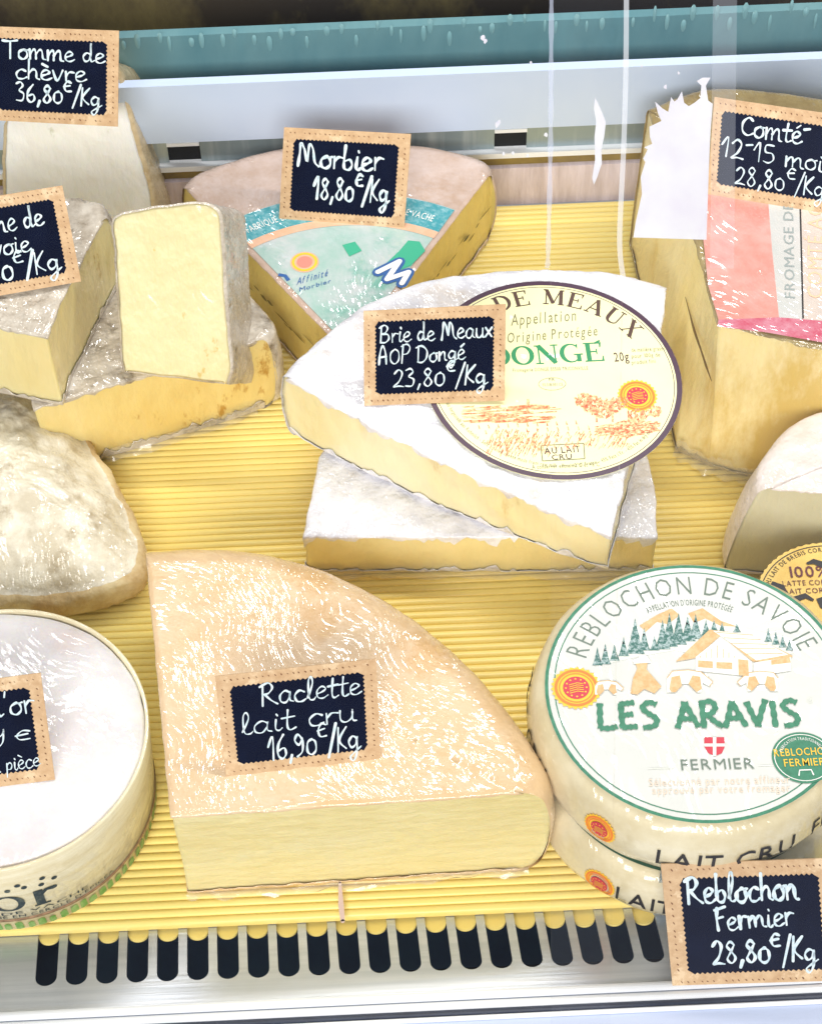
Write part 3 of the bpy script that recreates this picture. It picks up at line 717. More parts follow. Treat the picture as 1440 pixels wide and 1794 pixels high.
# ------------------------------------------------------------------ 2. Brie, two slabs
bl = cz('brie_slab', at(850, 960, 0), 'lower white-rinded brie slab flat on the mat beneath the labelled one')
cheese(bl, pz(2.45, (532, 940), (1150, 940), (1146, 850), (1105, 690), (640, 690), (560, 800)), ['c', 'c', 'c', 'c', 'c', 'c'], 2.45, .05, RN['brie'], PS['brie_low'],
       skirt=.26, jag=1.3, lump=.05, dome=.12, seed=5, bevel_cut=.12, wob=.06)
q1, q2, q3 = at(495, 655, 6.2), at(1070, 935, 4.95), at(1165, 495, 5.9)
bn = np.cross(q2 - q1, q3 - q1); bn /= np.linalg.norm(bn); bn *= math.copysign(1, bn[2])
def bz(x, y): return q1[2] - ((x - q1[0]) * bn[0] + (y - q1[1]) * bn[1]) / bn[2]
bu = cz('brie_slab', at(850, 800, 2.5), 'upper white brie slab with the big oval yellow label, lying across another slab')
bp_ = pl(q1, bn, (495, 655), (575, 706), (680, 762), (800, 822), (980, 902), (1070, 937), (1092, 840), (1150, 640), (1166, 500), (1080, 477), (980, 469), (860, 473), (740, 491), (640, 531), (560, 592))
cheese(bu, bp_, ['c'] * 8 + ['r'] * 6 + ['r'], bz, 2.62, RN['brie'], PS['brie'], bulge=.15, bevel=.35, skirt=.2, jag=1.1, lump=.05, dome=.1, seed=8, bevel_cut=.12, wob=.08, m_side=RN['brie'])

# ------------------------------------------------------------------ 3. Morbier quarter
mo = cz('morbier_wedge', at(600, 480, 0), 'morbier quarter with a dark ash line and a pale green label, at the back centre')
MO_Z = 4.3
marc = [(858, 303), (846, 280), (790, 262), (720, 251), (600, 246), (500, 256), (420, 275), (350, 300), (322, 325)]
cheese(mo, pz(MO_Z, (612, 622), *marc), ['c'] + ['r'] * (len(marc) - 1) + ['c'], MO_Z, .05, RN['morb'], PS['morb'], bulge=.35, bevel=.4, skirt=.06, jag=.3, lump=.015, seed=12, bevel_cut=.08)

# ------------------------------------------------------------------ 4. Comte block, right
co = cz('comte_block', at(1300, 700, 0), 'tall comte block with cracked side and red and grey label, right of the brie')
CO_Z = 7.5
cheese(co, pz(CO_Z, (1135, 188), (1218, 420), (1257, 565), (1440, 611), (1640, 640), (1640, 215), (1440, 170), (1250, 152)), ['c', 'c', 'c', 'c', 'c', 'r', 'r', 'r'], CO_Z, .05, RN['comte'], PS['comte'],
       bot=pz(0.05, (1103, 430), (1182, 790), (1243, 818), (1440, 868), (1640, 900), (1640, 500), (1440, 440), (1250, 400)), bulge=.1, bevel=.3, skirt=.12, jag=.5, lump=.05, seed=15, bevel_cut=.15)

# ------------------------------------------------------------------ 5. Corsican half wheel, right edge
ck = cz('sheep_cheese_half', at(1420, 950, 0), 'half wheel with chalky pink-white rind and grey-beige cut face at the right edge')
kz = 5.0
cheese(ck, pz(kz, (1700, 880), (1700, 760), (1560, 690), (1440, 716), (1388, 742), (1350, 786), (1332, 826), (1334, 853)), ['r'] * 7 + ['c'], kz, 0.05, RN['corse'], PS['corse'],
       bot=pz(.05, (1700, 1020), (1700, 900), (1560, 830), (1440, 835), (1340, 860), (1280, 912), (1264, 962), (1266, 1004)), bulge=.15, bevel=.45, skirt=.1, jag=.5, lump=.05, seed=19, dome=.25, bevel_cut=.1)

# ------------------------------------------------------------------ 6. lower tomme piece and the two on it
td = cz('tomme_wedge', at(320, 740, 0), 'flat golden tomme wedge with grey crusty rind, underneath the upright pale piece')
cheese(td, pz(4.4, (60, 715), (150, 688), (300, 645), (405, 612), (463, 592), (476, 580), (474, 560), (440, 520), (400, 480), (340, 470), (200, 500), (40, 560)), ['c', 'c', 'c', 'c', 'r', 'r', 'r', 'r', 'r', 'r', 'c', 'c'], 4.4, .05,
       RN['tomme'], PS['tomme'], bulge=.3, bevel=.35, skirt=.14, jag=.8, lump=.06, seed=22, bskirt=.35, wob=.08)
sb = cz('savoie_tomme_wedge', at(60, 560, 4.4), 'grey-rinded tomme wedge with buttery side at the left edge, stacked on the flat golden wedge')
SB_Z = 8.6
cheese(sb, pz(SB_Z, (-140, 545), (0, 574), (83, 590), (103, 533), (128, 487), (156, 428), (184, 378), (178, 356), (150, 349), (60, 345), (-140, 360)), ['c', 'c', 'c', 'c', 'c', 'c', 'r', 'r', 'c', 'c', 'c'], SB_Z, 4.45,
       RN['tomme'], PS['savoie'], bulge=.35, bevel=.35, skirt=.1, jag=.8, lump=.06, seed=27)
# upright pale wedge leaning back
def leaning(base_px, z, elev, azim):
    """frame of a face that leans back: origin, x axis, up-slope axis, outward normal"""
    o = at(*base_px, z); ex = np.array([math.cos(azim), math.sin(azim), 0]); h = np.array([-math.sin(azim), math.cos(azim), 0])
    ey = h * math.cos(elev) + np.array([0, 0, 1]) * math.sin(elev); n = np.cross(ex, ey)
    return o, ex, ey, n
uf = leaning((310, 668), 4.75, math.radians(62), math.radians(-4))
uc = cz('upright_tomme_wedge', at(310, 660, 4.6), 'pale yellow wedge standing on end with grey rind down its right side')
def lean_cheese(root, px, kinds, fr, depth, m_r, m_p, **k):
    o, ex, ey, n = fr; L = []
    for u, v in px:
        d = on_plane(u, v, o, n) - o; L.append((d @ ex, d @ ey))
    tp = k.pop('taper', (0, 0))
    def xf(p):
        t = -p[2] / depth
        return tuple(o + ex * (p[0] + tp[0] * t) + ey * (p[1] + tp[1] * t) + n * p[2])
    cheese(root, L, kinds, 0.0, -depth, m_r, m_p, xf=xf, cap=False, bskirt=0, **k)
lean_cheese(uc, [(401, 673), (407, 640), (402, 580), (396, 500), (390, 405), (383, 367), (350, 355), (290, 359), (240, 368), (197, 384), (201, 440), (207, 540), (212, 620), (217, 650)],
            ['r'] * 13 + ['c'], uf, 3.4, RN['tomme'], PS['pale'], bulge=.0, bevel=.1, skirt=.08, lump=.03, seed=31, taper=(.55, -1.2), bevel_cut=.06, wob=.05)
cf = leaning((140, 440), 0.3, math.radians(70), math.radians(-3))
ch = cz('goat_tomme_wedge', at(140, 420, 0), 'tall white goat tomme wedge in cling film standing at the back left')
lean_cheese(ch, [(285, 470), (270, 352), (258, 300), (243, 250), (222, 172), (200, 118), (120, 108), (40, 112), (8, 135), (8, 220), (6, 300), (10, 470)],
            ['r'] * 11 + ['c'], cf, 4.6, RN['chevre'], PS['chevre'], bulge=.15, bevel=.15, skirt=.08, lump=.05, seed=35, taper=(.45, -1.9), bevel_cut=.06)

# ------------------------------------------------------------------ 7. wrapped mottled half wheel, left
fz = cz('mottled_cheese_half', at(100, 900, 0), 'mottled grey-cream cheese with brown edge in shiny wrap, beside the round box')
cheese(fz, pz(1.5, (-220, 1010), (-100, 1052), (0, 1045), (95, 1046), (180, 1028), (228, 1008), (247, 974), (232, 915), (200, 848), (150, 765), (104, 690), (62, 662), (0, 662), (-120, 690), (-220, 760)),
       ['r'] * 15, 1.5, .05, RN['fuzz'], PS['tomme'], bulge=.2, bevel=.3, skirt=.3, dome=2.5, lump=.09, seed=41, m_side=RN['brown'], wob=.1)

# ------------------------------------------------------------------ 8. round boxed cheese, bottom left
vc = (-15.42, -13.14); VR = 5.53
M['wood'] = mk('poplar_box_veneer', srgb(240, 232, 200), srgb(222, 208, 166), 30, stretch=(1, 1, 6), rough=.5, film=.5, filmscale=.6, bump=.25, filmbump=.5)
M['boxprint'] = mk('dark_box_print', srgb(44, 58, 62), srgb(120, 128, 110), 260, lo=.5, hi=.75, rough=.6)
M['greenprint'] = mk('green_box_print', srgb(96, 150, 60), srgb(150, 180, 110), 300, rough=.6)
M['pinkband'] = mk('brown_pink_band', srgb(176, 140, 108), srgb(120, 92, 66), 300, rough=.6)
M['bloom'] = mk('white_smooth_bloomy_rind', srgb(238, 236, 236), srgb(218, 212, 214), 26, rough=.75, bump=.9, bscale=60, film=.25, filmscale=.4, filmbump=.5, sss=.3, c3=srgb(220, 196, 182), c3scale=16, c3lo=.55, c3hi=.8)
vb = thing('round_cheese_box', (vc[0], vc[1], 0), 'round wooden box of white soft cheese with printed side, bottom left', 'boxed cheese')
vs, fs = lathe(vc[0], vc[1], [(VR - .38, 0.02), (VR - .32, .05), (VR - .16, 2.5), (VR, 5.0), (VR - .03, 5.03), (VR - .1, 5.03), (VR - .14, 5.0), (VR - .14, 4.3), (.5, 4.3)], 128)
obj('box_wall', vs, fs, M['wood'], vb)
vs, fs = lathe(vc[0], vc[1], [(VR - .17, 4.35), (VR - .18, 4.8), (VR - .3, 5.0), (VR - .9, 5.1), (VR * .6, 5.14), (VR * .3, 5.2), (.2, 5.22)], 96, wr=.012, seed=3)
vs = [(x, y, z + .12 * nz(x, y, 0, .35, 4) + .03 * nz(x, y, 0, 1.5, 6)) for x, y, z in vs]
obj('white_cheese', vs, fs, M['bloom'], vb)
def cyl(cx, cy, R, th0, lift=.03):
    def f(a, b):
        r = R - .32 * (5 - b) / 5 + lift + LQ(); return (cx + r * math.cos(math.radians(th0) + a / R), cy + r * math.sin(math.radians(th0) + a / R), b)
    return f
fr = cyl(vc[0], vc[1], VR, -90)
mb = MB()
serif(mb, 'D', -1.75, -.5, 1.75, 1.25, fr, 0); serif(mb, 'O', -.2, 1.1, 1.75, 1.2, fr, 0)
ribbon(mb, [(1.6, 1.75), (1.6, 2.95)], .34, fr, 0, cap=False); ribbon(mb, [(1.35, 1.8), (1.95, 1.8)], .1, fr, 0, cap=False); ribbon(mb, [(1.65, 2.5), (1.9, 2.85), (2.2, 2.8)], [.12, .2, .26], fr, 0)
for a, b in ((.1, 3.3), (.6, 3.4), (1.2, 3.45), (1.8, 3.3), (2.3, 3.45), (1.9, 3.75), (1.0, 3.7)): disc(mb, a, b, .11, .12, fr, 0, 10)
printed(mb, 'AU LAIT CRU DE VACHE', -4.6, 3.4, 1.42, .2, fr, 0); printed(mb, 'FROMAGE FRANÇAIS AFFINÉ EN CERCLE D\'ÉPICÉA', -5.5, 4.6, 1.12, .2, fr, 0)
mb.build('box_lettering', M['boxprint'], vb)
mb = MB()
for k in range(40):
    a = -7 + k * .42 + random.uniform(-.05, .05)
    w_ = random.uniform(.13, .18)
    hq = random.uniform(.5, .68); poly(mb, [(a - w_, .16), (a - w_*.2, .1), (a + w_, .18), (a + w_ * .8, hq), (a - w_ * .1, hq + .06), (a - w_, hq - .05)], fr, 0)
mb.build('green_band_print', M['greenprint'], vb)
vs, fs = lathe(vc[0], vc[1], [(VR - .27, .8), (VR - .235, .82), (VR - .225, .98), (VR - .24, 1.0)], 128)
obj('brown_band', vs, fs[:-2], M['pinkband'], vb)

# ------------------------------------------------------------------ 9. reblochon, two wrapped rounds
M['paper'] = mk('waxed_wrapping_paper', srgb(226, 224, 210), srgb(214, 210, 190), 14, rough=.45, bump=.5, bscale=35, film=.35, filmscale=.35, filmbump=.5, film_rot=1.2)
M['paperside'] = mk('waxed_paper_side', srgb(232, 222, 190), srgb(210, 194, 150), 30, rough=.45, bump=.7, bscale=45, film=.5, filmscale=.35, filmbump=.6)
M['green'] = mk('green_print', srgb(24, 112, 78), srgb(48, 134, 100), 400, rough=.5)
M['dgreen'] = flat('dark_green_print', srgb(34, 80, 58), .5)
M['greytxt'] = flat('grey_green_print', srgb(104, 122, 108), .5)
M['tan'] = mk('tan_print', srgb(212, 170, 112), srgb(228, 196, 148), 500, rough=.6)
M['ink'] = flat('black_print', srgb(30, 26, 24), .5)
M['red'] = flat('red_print', srgb(206, 40, 62), .5)
M['orange'] = flat('orange_print', srgb(238, 128, 30), .5)
M['yellow'] = flat('yellow_print', srgb(250, 200, 40), .5)
M['fir'] = mk('fir_print', srgb(52, 108, 98), srgb(176, 196, 196), 900, lo=.45, hi=.6, rough=.6)
M['white'] = flat('white_print', srgb(246, 246, 240), .5)
M['faint'] = flat('faint_beige_print', srgb(232, 212, 190), .5)
M['sage'] = mk('pale_grey_print', srgb(222, 226, 216), srgb(236, 238, 230), 20, rough=.5)
def emblem(mb, cx, cy, r, f1, f2, f3, mi, ry=1.0):
    """orange and red protected-origin seal"""
    Y, O, R_, W_ = mi
    disc(mb, cx, cy, r, r * ry, f1, Y, teeth=26, amp=.05)
    annulus(mb, cx, cy, r * .9, r * ry * .9, r * .12, f2, O, n=36)
    annulus(mb, cx, cy, r * .72, r * ry * .72, r * .05, f2, O, n=36)
    disc(mb, cx, cy, r * .55, r * ry * .55, f2, R_, n=24)
    for k in range(12):
        bump_lift(); t = k * math.pi / 6; disc(mb, cx + r * .43 * math.cos(t), cy + r * ry * .43 * math.sin(t), r * .045, r * .045, f3, Y, 5)
    for k in range(5):
        y = -.22 + k * .1; ribbon(mb, [(cx - r * .28, cy + r * (y - .04)), (cx + r * .05, cy + r * (y + .05)), (cx + r * .3, cy + r * y)], r * .035, f3, Y, cap=False)
RB_Z = 6.3
rc = np.array([9.72, -13.36, RB_Z])
RR = np.mean([np.hypot(*(at(*p, RB_Z) - rc)[:2]) for p in ((958, 1218), (1210, 985), (1315, 1439), (981, 1294), (1102, 1407), (1102, 1004), (1363, 1041))])
RO = RR + .55
def rb_prof(z0, z1, R):
    h = z1 - z0
    return [(R - 1.1, z0 + .0), (R - .6, z0 + .12), (R - .15, z0 + .55), (R + .05, z0 + h * .4), (R, z0 + h * .62), (R - .18, z1 - .4), (R - .45, z1 - .12), (R - .75, z1), (R - 1.5, z1 + .02), (R * .5, z1 + .03), (.3, z1 + .03)]
def round_cheese(c, z0, z1, R, label, seed):
    t = cz('reblochon_round', (c[0], c[1], z0), label)
    pr_ = rb_prof(z0, z1, R); vs, fs = lathe(c[0], c[1], pr_, 160, wr=.008, seed=seed)
    vs = [(x, y, z + (.03 * nz(x, y, z, .9, seed) if z > z1 - .3 else 0)) for x, y, z in vs]
    n = 160; mi = [1 if (i // n) < 7 else 0 for i in range(len(fs))]; mi[-1] = 1; mi[-2] = 0
    w_ = obj('paper_wrapping', vs, fs, [M['paper'], M['paperside']], t, mi)
    return t
lc = (9.7, -13.62)
rl = round_cheese(lc, 0.05, 3.1, RO, 'lower paper-wrapped reblochon, mostly hidden beneath the one with the chalet label', 3)
ru = round_cheese(rc, 3.1, RB_Z, RO, 'upper round reblochon in white paper with chalet, fir trees and green lettering', 5)
lab = Decal((1221, 1216), (1421, 1208), z=RB_Z + .06)
lab.o = np.array([rc[0], rc[1], RB_Z + .07])
F1 = lab.fr(.0); F2 = lab.fr(.02); F3 = lab.fr(.04)
mb = MB(); disc(mb, 0, 0, RR, RR, lab.fr(-.012), 0, 96)
sheet = mb.build('label_sheet', mk('printed_wax_paper', srgb(212, 214, 208), srgb(222, 224, 218), 22, rough=.5, bump=.6, bscale=28, film=.2, filmscale=.3, filmbump=1.2), ru)
mb = MB()
mats = [M['green'], M['dgreen'], M['greytxt'], M['tan'], M['fir'], M['white'], M['faint'], M['red'], M['orange'], M['yellow'], M['sage'], M['ink']]
annulus(mb, 0, 0, RR, RR, .12, F1, 0); annulus(mb, 0, 0, RR - .32, RR - .32, .04, F1, 0)
printed_arc(mb, 'REBLOCHON DE SAVOIE', 0, 0, RR - 1.33, RR - 1.33, 160, 19, .82, F1, 2, bold=-.012)
printed_arc(mb, 'APPELLATION D\'ORIGINE PROTÉGÉE', 0, 0, RR - 1.82, RR - 1.82, 113, 63, .26, F1, 2)
# mountains, firs, chalet, herd
lab.poly(mb, [(1042, 1168), (1070, 1140), (1110, 1110), (1150, 1080), (1178, 1066), (1200, 1080), (1230, 1065), (1262, 1085), (1300, 1100), (1345, 1110), (1370, 1130), (1390, 1145), (1300, 1160), (1180, 1140), (1120, 1150)], 10, 0)
for pts in ([(1120, 1096), (1150, 1078), (1176, 1066), (1190, 1078), (1170, 1094), (1150, 1090), (1130, 1108)], [(1205, 1075), (1230, 1066), (1262, 1088), (1290, 1098), (1262, 1097), (1235, 1084), (1215, 1092)]): lab.poly(mb, pts, 3, .01)
FL = [0.0]
def fir(x, y, hgt_, wd):
    pts = [(x, y - hgt_)]
    for k in range(4): a = (k + 1) / 4; pts += [(x + wd * a * .5, y - hgt_ * (1 - a) + (4 if k < 3 else 0)), (x + wd * a * .34, y - hgt_ * (1 - a))]
    pts = pts[:-1]; L = [(2 * x - u, v) for u, v in pts[1:]][::-1]
    FL[0] += .0007; lab.poly(mb, pts + L, 4, .012 + FL[0])
for x, y, h_, w_ in ((1046, 1166, 32, 18), (1060, 1164, 36, 20), (1076, 1158, 30, 18), (1092, 1150, 34, 20), (1112, 1146, 62, 34), (1128, 1140, 40, 22), (1146, 1140, 26, 18), (1160, 1138, 52, 28), (1172, 1134, 60, 30), (1188, 1130, 56, 30), (1204, 1124, 44, 28), (1218, 1120, 44, 26), (1236, 1116, 30, 20), (1250, 1110, 24, 18), (1264, 1112, 22, 16), (1290, 1108, 18, 14), (1345, 1125, 24, 14), (1358, 1130, 24, 14), (1370, 1135, 22, 14), (1382, 1140, 20, 14)): fir(x, y, h_, w_)
lab.poly(mb, [(1183, 1160), (1242, 1104), (1310, 1112), (1388, 1150), (1376, 1160), (1318, 1160), (1262, 1114), (1216, 1154)], 3, .025)
lab.poly(mb, [(1248, 1106), (1312, 1112), (1380, 1148), (1324, 1158)], 5, .03)
for k in range(5): lab.line(mb, [(1254 + k * 13, 1109 + k * 9.5), (1318 + k * 13, 1114 + k * 8)], 1.2, 3, .035)
lab.poly(mb, [(1218, 1152), (1258, 1120), (1316, 1160), (1316, 1186), (1218, 1176)], 5, .03)
for k in range(7): lab.line(mb, [(1226 + k * 10, 1150 - (k if k < 3 else 6 - k) * 6), (1226 + k * 10, 1154)], 1.2, 3, .035)
lab.poly(mb, [(1222, 1158), (1248, 1160), (1248, 1172), (1222, 1170)], 3, .035); lab.poly(mb, [(1254, 1161), (1282, 1162), (1282, 1174), (1254, 1172)], 3, .035); lab.poly(mb, [(1292, 1156), (1310, 1158), (1311, 1186), (1293, 1184)], 3, .035)
lab.poly(mb, [(1320, 1162), (1384, 1152), (1384, 1176), (1320, 1186)], 5, .03); lab.poly(mb, [(1350, 1158), (1382, 1152), (1384, 1162), (1350, 1166)], 3, .035)
def cow(x, y, w_, fl=1):
    b = [(0, 0), (0, -.42), (.12, -.62), (.5, -.66), (.8, -.6), (.95, -.45), (1.08, -.3), (1.0, -.18), (.84, -.28), (.8, 0), (.7, 0), (.68, -.26), (.25, -.24), (.2, 0)]
    lab.poly(mb, [(x + fl * u * w_, y + v * w_ * .8) for u, v in b], 5, .0335)
    lab.poly(mb, [(x + fl * u * w_, y + v * w_ * .8) for u, v in [(.05, -.1), (.1, -.45), (.3, -.5), (.35, -.2), (.2, 0), (.1, 0)]], 3, .0385)
    lab.poly(mb, [(x + fl * u * w_, y + v * w_ * .8) for u, v in [(.5, -.25), (.6, -.5), (.78, -.46), (.82, -.1), (.7, 0)]], 3, .0385)
    lab.line(mb, [(x + fl * u * w_, y + v * w_ * .8) for u, v in b[1:8]], 1.5, 3, .041)
cow(1042, 1218, 46); cow(1168, 1214, 74); cow(1362, 1212, 66, -1)
lab.poly(mb, [(1104, 1216), (1108, 1190), (1116, 1172), (1112, 1162), (1122, 1152), (1134, 1160), (1132, 1174), (1146, 1190), (1158, 1204), (1146, 1216), (1128, 1208), (1116, 1218)], 3, .036)
lab.poly(mb, [(1110, 1164), (1108, 1158), (1118, 1154), (1122, 1148), (1132, 1150), (1140, 1162)], 5, .04)
# brush lettering
BR = {'L': (.72, [[(.14,1),(.1,.5),(.08,.04)],[(.06,.06),(.4,.03),(.66,.1)]]), 'E': (.72, [[(.14,.98),(.12,.03)],[(.1,.95),(.62,1.0)],[(.12,.52),(.54,.56)],[(.1,.06),(.64,.08)]]),
      'S': (.74, [[(.66,.9),(.4,1.0),(.16,.8),(.36,.56),(.6,.36),(.5,.1),(.1,.04)]]), 'A': (.84, [[(.4,1.0),(.24,.5),(.04,.0)],[(.4,.98),(.58,.5),(.78,.02)],[(.16,.36),(.66,.34)]]),
      'R': (.8, [[(.16,1),(.12,.0)],[(.06,.92),(.46,1.0),(.6,.76),(.4,.52),(.14,.48)],[(.3,.5),(.5,.24),(.78,.02)]]), 'V': (.78, [[(.06,.98),(.34,.04)],[(.74,1.04),(.5,.5),(.34,.02)]]), 'I': (.36, [[(.18,1.0),(.16,.0)]]), ' ': (.5, [])}
a_, b_ = lab.loc(1048, 1279), lab.loc(1406, 1274); tot = sum(BR[c][0] for c in 'LES ARAVIS'); kx = (b_[0] - a_[0]) / tot; hh = lab.h(1050, 1279, 46); x = 0
for c in 'LES ARAVIS':
    for st in BR[c][1]:
        pts = [(a_[0] + (x + p[0]) * kx, a_[1] + (b_[1]-a_[1]) * x / tot + p[1] * hh) for p in stroke_points(st)]
        if len(pts) < 6: pts = [tuple(np.array(pts[0]) + (np.array(pts[-1]) - np.array(pts[0])) * k / 9) for k in range(10)]
        ribbon(mb, pts, [hh * .19 * (1 + .22 * math.sin(i * 2.1 + x * 5) + (.1 if i < 2 else 0)) for i in range(len(pts))], F2, 0, cap=False)
    x += BR[c][0]
# shield and small print
lab.poly(mb, [(1233, 1292), (1268, 1292), (1269, 1308), (1264, 1320), (1252, 1325), (1240, 1320), (1233, 1308)], 7, .01)
lab.line(mb, [(1251, 1292), (1251, 1325)], 5, 5, .02); lab.line(mb, [(1233, 1306), (1269, 1306)], 5, 5, .02)
lab.text(mb, 'FERMIER', (1191, 1350), (1321, 1347), 19, 2)
lab.line(mb, [(1135, 1347), (1183, 1346)], 1.2, 10, .01); lab.line(mb, [(1328, 1342), (1360, 1341)], 1.2, 10, .01)
lab.text(mb, 'Sélectionné par notre affineur', (1136, 1378), (1384, 1372), 13, 6); lab.text(mb, 'approuvé par votre fromager', (1142, 1392), (1384, 1387), 13, 6)
lab.text(mb, '®', (1413, 1232), (1424, 1232), 9, 10)
e_ = lab.loc(1009, 1206); emblem(mb, e_[0], e_[1], .86, F2, lab.fr(.03), lab.fr(.04), (9, 8, 7, 5))
e_ = lab.loc(1406, 1328)
disc(mb, e_[0], e_[1], 1.08, 1.02, F2, 0, 40); annulus(mb, e_[0], e_[1], 1.0, .94, .03, lab.fr(.03), 5, n=40)
printed(mb, 'REBLOCHON', e_[0] - 1.0, e_[0] + 1.0, e_[1] + .08, .3, lab.fr(.035), 9, bold=.006); printed(mb, 'FERMIER', e_[0] - .72, e_[0] + .72, e_[1] - .34, .3, lab.fr(.035), 9, bold=.006)
printed_arc(mb, 'FABRICATION TRADITIONNELLE', e_[0], e_[1], .74, .70, 160, 20, .12, lab.fr(.035), 5)
ribbon(mb, [(e_[0] - .25, e_[1] - .7), (e_[0] - .2, e_[1] - .5), (e_[0] + .2, e_[1] - .5), (e_[0] + .25, e_[1] - .7)], .05, lab.fr(.035), 5)
mb.build('label_print', mats, ru)
# printing on the paper sides
def sidef(c, R, z0, z1, th0, lift=.05):
    pr_ = rb_prof(z0, z1, R); zz = [p[1] for p in pr_[:8]]; rr = [p[0] for p in pr_[:8]]
    return lambda a, b: (c[0] + (np.interp(b, zz, rr) + lift) * math.cos(math.radians(th0) + a / R), c[1] + (np.interp(b, zz, rr) + lift) * math.sin(math.radians(th0) + a / R), b)
def side_print(t, c, R, z0, z1, texts, seals):
    h = z1 - z0
    for th, s_, l_ in texts:
        mb = MB(); f = sidef(c, R, z0, z1, th); printed(mb, s_, -l_ / 2, l_ / 2, z0 + h * .36, h * .28, f, 0, bold=.006); mb.build('side_lettering', M['ink'], t)
    for th, b in seals:
        mb = MB(); f = [sidef(c, R, z0, z1, th, .04 + .02 * k) for k in range(3)]
        emblem(mb, 0, z0 + h * b, .62, f[0], f[1], f[2], (3, 2, 1, 0), ry=1.05); mb.build('seal', [M['white'], M['red'], M['orange'], M['yellow']], t)
side_print(ru, rc, RO, 3.1, RB_Z, ((-86, 'LAIT CRU', 5.0), (181, 'LAIT CRU', 4.6), (-26, 'FROMAGE AU', 6.0)), ((-130, .55), (20, .55)))
side_print(rl, lc, RO, .05, 3.1, ((-100, 'LAIT CRU', 4.6), (170, 'LAIT CRU', 4.6)), ((-128, .5),))
mb = MB(); lz = lambda a, b: (a, b, 3.1 + .045)
annulus(mb, lc[0], lc[1], RR + .02, RR + .02, .13, lz, 0, n=120); annulus(mb, lc[0], lc[1], RR - .3, RR - .3, .05, lz, 0, n=120); mb.build('label_ring', M['dgreen'], rl)
# ------------------------------------------------------------------ 10. gold-labelled round behind the reblochon
M['gold'] = mk('gold_label', srgb(226, 192, 104), srgb(206, 168, 76), 60, rough=.35, metal=.2)
M['maroon'] = flat('maroon_print', srgb(96, 28, 40), .5)
gz = 4.0; gc = at(1458, 1058, gz); GRr = np.hypot(*(at(1334, 1012, gz) - gc)[:2])
gt = cz('gold_label_round', (gc[0], gc[1], 0), 'small round cheese with gold 100% label peeking out behind the reblochon, right edge')
vs, fs = lathe(gc[0], gc[1], [(GRr - .3, .05), (GRr, .4), (GRr, gz - .35), (GRr - .2, gz - .05), (.2, gz)], 96, wr=.01, seed=9); obj('rind', vs, fs, RN['comte'], gt)
gd = Decal((1458, 1058), (1558, 1054), z=gz + .03); G1 = gd.fr(.0)
mb = MB(); disc(mb, 0, 0, GRr + .05, GRr + .05, gd.fr(-.015), 0, teeth=60, amp=.008); annulus(mb, 0, 0, GRr - .08, GRr - .08, .04, G1, 1)
printed_arc(mb, 'AVEC DU LAIT DE BREBIS CORSE - FROMAGE DE CORSE', 0, 0, GRr - .38, GRr - .38, 175, 20, .2, G1, 1)
gd.text(mb, '100%', (1378, 1012), (1452, 1010), 19, 2, bold=.008)
gd.text(mb, 'LATTE CORSU', (1370, 1027), (1462, 1024), 9, 2); gd.text(mb, 'LAIT CORSE', (1374, 1041), (1458, 1038), 9, 2)
gd.line(mb, [(1350, 1022), (1366, 1030), (1382, 1046)], [8, 14, 4], 1); gd.line(mb, [(1424, 1052), (1410, 1044), (1392, 1050), (1388, 1068), (1400, 1080), (1424, 1078)], [4, 9, 11, 11, 9, 4], 1)
gd.line(mb, [(1450, 1046), (1434, 1052), (1440, 1062), (1452, 1070), (1444, 1082)], [6, 9, 9, 8, 5], 1)
gd.line(mb, [(1412, 988), (1424, 984), (1440, 990), (1452, 984)], [3, 9, 12, 8], 1)
mb.build('gold_label', [M['gold'], M['ink'], M['maroon']], gt)

# ------------------------------------------------------------------ brie label
M['cream'] = mk('pale_yellow_label', srgb(250, 247, 196), srgb(246, 242, 184), 20, rough=.35, spec=.5)
M['plum'] = flat('plum_border', srgb(66, 34, 60), .4)
M['brown'] = flat('brown_print', srgb(76, 46, 30), .5)
M['olive'] = flat('olive_print', srgb(126, 124, 84), .5)
M['art'] = mk('orange_red_sketch', srgb(226, 112, 72), srgb(246, 206, 150), 700, lo=.42, hi=.58, rough=.6)
M['emgreen'] = flat('emerald_print', srgb(20, 140, 84), .5)
bd = Decal((972, 667), (1172, 657), q1 + bn * .17, bn)
EL = [bd.loc(*p) for p in ((1000, 491), (880, 506), (1090, 532), (1150, 583), (1188, 640), (1198, 695), (1180, 750), (1120, 800), (1060, 830), (1000, 843), (940, 838), (880, 819), (820, 785), (780, 745), (752, 712))]
EL = np.array(EL); A_ = np.c_[EL[:, 0]**2, EL[:, 0]*EL[:, 1], EL[:, 1]**2, EL[:, 0], EL[:, 1]]; cc = np.linalg.lstsq(A_, np.ones(len(EL)), rcond=None)[0]
ecx, ecy = np.linalg.solve([[2*cc[0], cc[1]], [cc[1], 2*cc[2]]], [-cc[3], -cc[4]])
F0_ = cc[0]*ecx**2 + cc[1]*ecx*ecy + cc[2]*ecy**2 + cc[3]*ecx + cc[4]*ecy - 1
ew, ev = np.linalg.eigh([[cc[0], cc[1]/2], [cc[1]/2, cc[2]]]); ax_ = np.sqrt(-F0_ / ew); vmaj = ev[:, 0] * math.copysign(1, ev[0, 0])
ea, eb = ax_[0], ax_[1]; erot = math.atan2(vmaj[1], vmaj[0])
def ef(lift):
    f = bd.fr(lift); c, s = math.cos(erot), math.sin(erot)
    return lambda a, b: f(ecx + a * c - b * s, ecy + a * s + b * c)
def eloc(u, v):
    d = bd.loc(u, v) - np.array([ecx, ecy]); c, s = math.cos(erot), math.sin(erot); return np.array([d[0] * c + d[1] * s, -d[0] * s + d[1] * c])
print('oval', ea, eb, math.degrees(erot))
mb = MB(); k = 80
